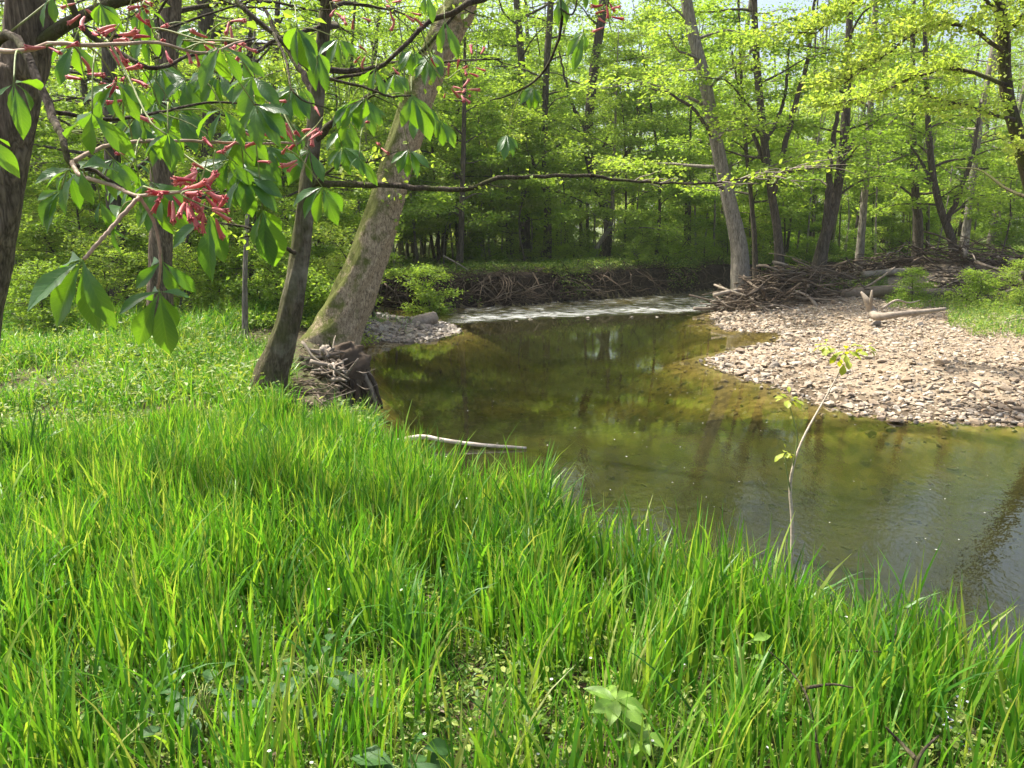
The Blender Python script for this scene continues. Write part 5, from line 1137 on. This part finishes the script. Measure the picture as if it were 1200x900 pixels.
def cluster(c, depth, rpx, n, seed, axis=(1, .2)):
    g2 = np.random.default_rng(seed); cw = atd(c[0], c[1], depth); R_ = rpx / 900 * depth; j = np.argmin(((allb - cw) ** 2).sum(1)); src = allb[j]
    if np.linalg.norm(src - cw) > .25: src = cw + unit(src - cw) * .25
    ax = unit(np.array([axis[0], .1, -axis[1]])); mb = MB(); Pm = spline(np.array([src, cw - ax * R_ * .9 + [0, 0, .005], cw, cw + ax * R_ * .9]), 14)
    mb.add(*tube(Pm, np.linspace(.0022, .0012, 14), 5)); off = np.array(BK.location)
    cl_ = link('flower_cluster', mb.data('flower_cluster', M['stem_green'], True, cw), BK); cl_.location = cw - off
    for i in range(n if depth < 1.4 else max(3, int(n * .68))):
        b = Pm[4 + int(g2.integers(0, 10))]; d = unit(g2.normal(0, 1, 3) * [1, .8, .8] + [.2, -.1, -.35]); ln_ = g2.uniform(.026, .038)
        b2 = b + d * g2.uniform(.006, R_ * .55); m2 = MB(); put('flower', FM[int(g2.integers(0, 4))], b2, b2 + d * ln_, g2.normal(0, 1, 3), cl_, .82)
for i, (c, dp, r, n, ax) in enumerate([((222, 226), 1.35, 34, 15, (1, -.1)), ((238, 205), 1.36, 22, 9, (.3, -1)), ((190, 224), 1.35, 24, 6, (1, .1)), ((236, 240), 1.34, 26, 7, (1, .4)), ((250, 190), 1.6, 16, 6, (.2, -1)),
                                  ((132, 42), 1.5, 18, 10, (.5, -.8)), ((132, 66), 1.55, 24, 12, (.4, .8)), ((96, 78), 1.5, 16, 5, (.1, 1)), ((64, 57), 1.45, 10, 3, (1, 0)), ((190, 52), 1.7, 18, 9, (.3, .8)), ((238, 50), 1.75, 24, 12, (1, 0)), ((275, 50), 1.8, 16, 8, (1, .2)),
                                  ((262, 28), 1.9, 12, 5, (.8, -.5)), ((345, 150), 1.95, 22, 10, (.6, .8)), ((322, 166), 1.9, 20, 8, (1, 0)), ((288, 178), 1.8, 14, 6, (.5, .7)), ((352, 182), 1.9, 16, 7, (.4, 1)), ((372, 146), 2.0, 12, 4, (.6, -.8)), ((150, 104), 1.7, 14, 5, (.2, 1)),
                                  ((95, 0), 1.7, 18, 8, (.2, 1)), ((168, 5), 1.9, 14, 6, (1, .3)), ((405, 14), 2.4, 20, 10, (1, .3)), ((470, 12), 2.5, 22, 12, (1, .2)), ((538, 82), 2.6, 26, 12, (1, -.5)), ((545, 105), 2.6, 20, 10, (1, .1)), ((440, 68), 2.5, 16, 7, (1, .3)),
                                  ((712, 14), 2.3, 16, 14, (.2, 1)), ((150, 170), 1.8, 12, 4, (.3, .9)), ((310, 118), 2.1, 14, 5, (1, .3)), ((435, 160), 2.5, 14, 5, (.5, .7)), ((535, 110), 2.7, 18, 8, (.8, .2)), ((150, 128), 1.7, 12, 4, (.2, 1))]):
    cluster(c, dp, r, n, 400 + i, ax)

# ------------------------------------------------------------------ saplings and leafy plants in the grass
M['sapling_leaf'] = big_leaf_mat('sapling_leaf', (.26, .34, .03), (.36, .42, .05), (1.5, 1.3, .3), .45, .5)
sl = [leaflet_mesh('small_leaf', M['sapling_leaf'], .5, .2, .2, 20 + i, 5, 8) for i in range(3)]
BLm = [leaflet_mesh('leaf', M['broad'], .5, .3, .18, 30 + i, 7, 12, .5) for i in range(3)]; GL = [leaflet_mesh('leaf', M['bright'], .4, .25, .2, 40 + i, 7, 12, .5) for i in range(3)]
M['sapling_bark'] = rnd_mat('sapling_bark', [(.5, .42, .33), (.56, .49, .4)], .7, .4, 60)
sap = thing('thin_sapling', 'thin bare-stemmed sapling with two tufts of yellow-green leaves at the water edge', 'sapling', tuple(aty(929, 690, 3.35)))
b = np.array(sap.location); b[2] = ground_z(b[0], b[1]); sap.location = tuple(b)
P1 = spline(np.array([b - [0, 0, .05], aty(928, 640, 3.4), aty(926, 575, 3.42), aty(930, 545, 3.42), aty(942, 512, 3.44), aty(965, 470, 3.5), aty(990, 425, 3.55)]), 40)
mb = MB(); mb.add(*tube(P1, np.linspace(.010, .003, 40), 8, trunk_relief(3, .08, 0))); mb.build('stem', M['sapling_bark'], sap)
P2 = spline(np.array([aty(929, 548, 3.42), aty(934, 515, 3.4), aty(930, 492, 3.4), aty(924, 472, 3.4)]), 16); mb = MB(); mb.add(*tube(P2, np.linspace(.004, .0018, 16), 6)); mb.build('twig', M['stem_green'], sap)
P3 = spline(np.array([aty(927, 580, 3.42), aty(922, 552, 3.4), aty(919, 535, 3.4)]), 10); mb = MB(); mb.add(*tube(P3, np.linspace(.004, .002, 10), 6)); mb.build('twig', M['stem_green'], sap)
g = np.random.default_rng(77)
for (c, dp, n_, r) in [((991, 412), 3.55, 34, .11), ((925, 468), 3.4, 13, .06), ((921, 530), 3.4, 9, .045), ((968, 405), 3.5, 8, .045), ((1015, 408), 3.5, 10, .045)]:
    cc = aty(c[0], c[1], dp)
    for i in range(n_):
        d = unit(g.normal(0, 1, 3) * [1.3, 1, .4]); s = cc + d * r * g.uniform(.1, .6); put('leaf', sl[i % 3], s, s + d * g.uniform(.032, .06) + [0, 0, -.01], [g.normal(0, .3), -.3, 1], sap)
for (a_, b_) in [((991, 425), (1015, 408)), ((988, 428), (968, 405))]:
    mb = MB(); mb.add(*tube(np.array([aty(*a_, 3.55), aty(*b_, 3.5)]), .0015, 5)); mb.build('twig', M['stem_green'], sap)

def plant(name, label, cat, x, y, hh, leaves, meshes, seed, ln=(.08, .14), spread=.14, whorl=False):
    g2 = np.random.default_rng(seed); z = ground_z(x, y); o = thing(name, label, cat, (x, y, z)); top = np.array([x, y, z + hh])
    mb = MB(); mb.add(*tube(spline(np.array([[x, y, z - .03], [x + .01, y, z + hh * .5], top]), 10), np.linspace(.004, .002, 10), 6)); mb.build('stem', M['stem_green'], o)
    for i in range(leaves):
        a = i * 6.283 / leaves * (1 if whorl else 2.4) + g2.normal(0, .2); L = g2.uniform(*ln)
        if whorl: s = top + [0, 0, g2.uniform(-.01, .01)]
        else:
            hz = z + hh * g2.uniform(.35, 1); rr = spread * g2.uniform(.1, .8); s = np.array([x + math.cos(a) * rr, y + math.sin(a) * rr, hz + .02])
            mb = MB(); mb.add(*tube(spline(np.array([[x, y, max(z, hz - .12)], [(x + s[0]) / 2, (y + s[1]) / 2, hz]] + [list(s)]), 6), .0018, 4)); mb.build('leaf_stalk', M['stem_green'], o)
        put('leaf', meshes[i % len(meshes)], s, s + np.array([math.cos(a), math.sin(a), g2.uniform(-.25, .35)]) * L, [g2.normal(0, .15), -.25 + g2.normal(0, .15), 1], o)
    return o
def gp(px, py, h):
    d = ray(px, py)
    for t in np.arange(1.2, 8, .02):
        p = np.array([0, 0, H]) + d * t
        if p[2] <= ground_z(p[0], p[1]) + h: return p[0], p[1]
    return p[0], p[1]
plant('broadleaf_plant', 'broad green leafy plant coloured as in shade, low in the grass, at the bottom left of centre', 'plant', *gp(372, 780, .27), .25, 28, BLm, 1, (.05, .09), .17)
plant('broadleaf_plant', 'shaded broad-leaved plant in the grass at bottom left', 'plant', *gp(235, 805, .25), .23, 28, BLm, 2, (.05, .09), .17)
plant('broadleaf_plant', 'broad-leaved plant cut by the bottom edge left of centre', 'plant', *gp(480, 882, .2), .2, 10, BLm, 3, (.09, .14), .08)
x_, y_ = gp(722, 828, .28); plant('whorled_plant', 'bright plant with a whorl of pointed leaves near the bottom centre', 'plant', x_, y_, .28, 7, GL, 4, (.08, .12), whorl=True)
plant('whorled_plant', 'lower green whorl of leaves just beneath the bright whorled plant', 'plant', x_ + .06, y_ - .04, .2, 6, GL, 5, (.07, .11), whorl=True)
x_, y_ = gp(1128, 705, .34); plant('leafy_plant', 'bright pointed-leaved plant standing at the water edge at right', 'plant', x_, y_, .34, 9, GL, 6, (.07, .11), .05)
x_, y_ = gp(1062, 712, .3); plant('leafy_plant', 'small bright-leaved plant left of the pointed-leaved one at the right bank', 'plant', x_, y_, .3, 5, GL, 8, (.05, .08), .04)
x_, y_ = gp(862, 760, .2); plant('leafy_plant', 'low pale-leaved plant hidden in the grass right of centre', 'plant', x_, y_, .2, 7, GL, 9, (.05, .08), .08)
# bare dark twigs standing in the grass at bottom right
def twig(label, pts, rads, seed):
    P = np.array([atd(*p) for p in pts[0]]); o = thing('dead_twig', label, 'twig', P[0])
    for k, q in enumerate(pts):
        mb = MB(); Q = spline(np.array([atd(*p) for p in q]), 16); mb.add(*tube(Q, np.linspace(rads, rads * .35, 16), 6, trunk_relief(seed + k, .1, 0))); mb.build('stem' if k == 0 else 'side_twig', M['bark_dark'], o)
twig('dark forked dead twig rising through the grass at lower right', [[(962, 905, 2.1), (955, 860, 2.12), (945, 815, 2.15), (925, 785, 2.2), (900, 762, 2.2)], [(945, 806, 2.15), (975, 802, 2.15), (1000, 806, 2.15)]], .005, 1)
twig('short dark horizontal twig in the grass below the right water edge', [[(982, 764, 2.5), (1005, 763, 2.5), (1033, 764, 2.5)]], .005, 5)
twig('thick dark bent twig at the bottom right corner', [[(1070, 905, 1.95), (1080, 882, 1.95), (1100, 862, 2.0)], [(1074, 890, 1.95), (1055, 870, 2.0), (1038, 852, 2.0)]], .007, 7)
twig('pale broken stalk leaning among the grass at right', [[(1036, 762, 2.6), (1052, 740, 2.6), (1068, 720, 2.6)]], .005, 9)

# ------------------------------------------------------------------ the pale air under the trees
gxm, gxM, gym, gyM = gx[0] - 5, gx[-1] + 5, gy[0] - 5, gy[-1] + 5
_m, _t, _N = newmat('haze_air'); _v = _N('VolumePrincipled'); _v.inputs['Density'].default_value = .0005; _v.inputs['Color'].default_value = (.93, .96, .90, 1); _v.inputs['Anisotropy'].default_value = .2
_o = _N('OutputMaterial'); _t.links.new(_v.outputs[0], _o.inputs['Volume'])
_z0, _z1 = float(GV[:, 2].min()) - 1, 27.0
HV = [(a, b, c) for c in (_z0, _z1) for b in (gym, gyM) for a in (gxm, gxM)]
tag(link('haze', mesh_of('haze', HV, [(0, 2, 3, 1), (4, 5, 7, 6), (0, 1, 5, 4), (2, 6, 7, 3), (0, 4, 6, 2), (1, 3, 7, 5)], _m)), 'pale sunlit air softening the distant wood', 'haze', kind='stuff')
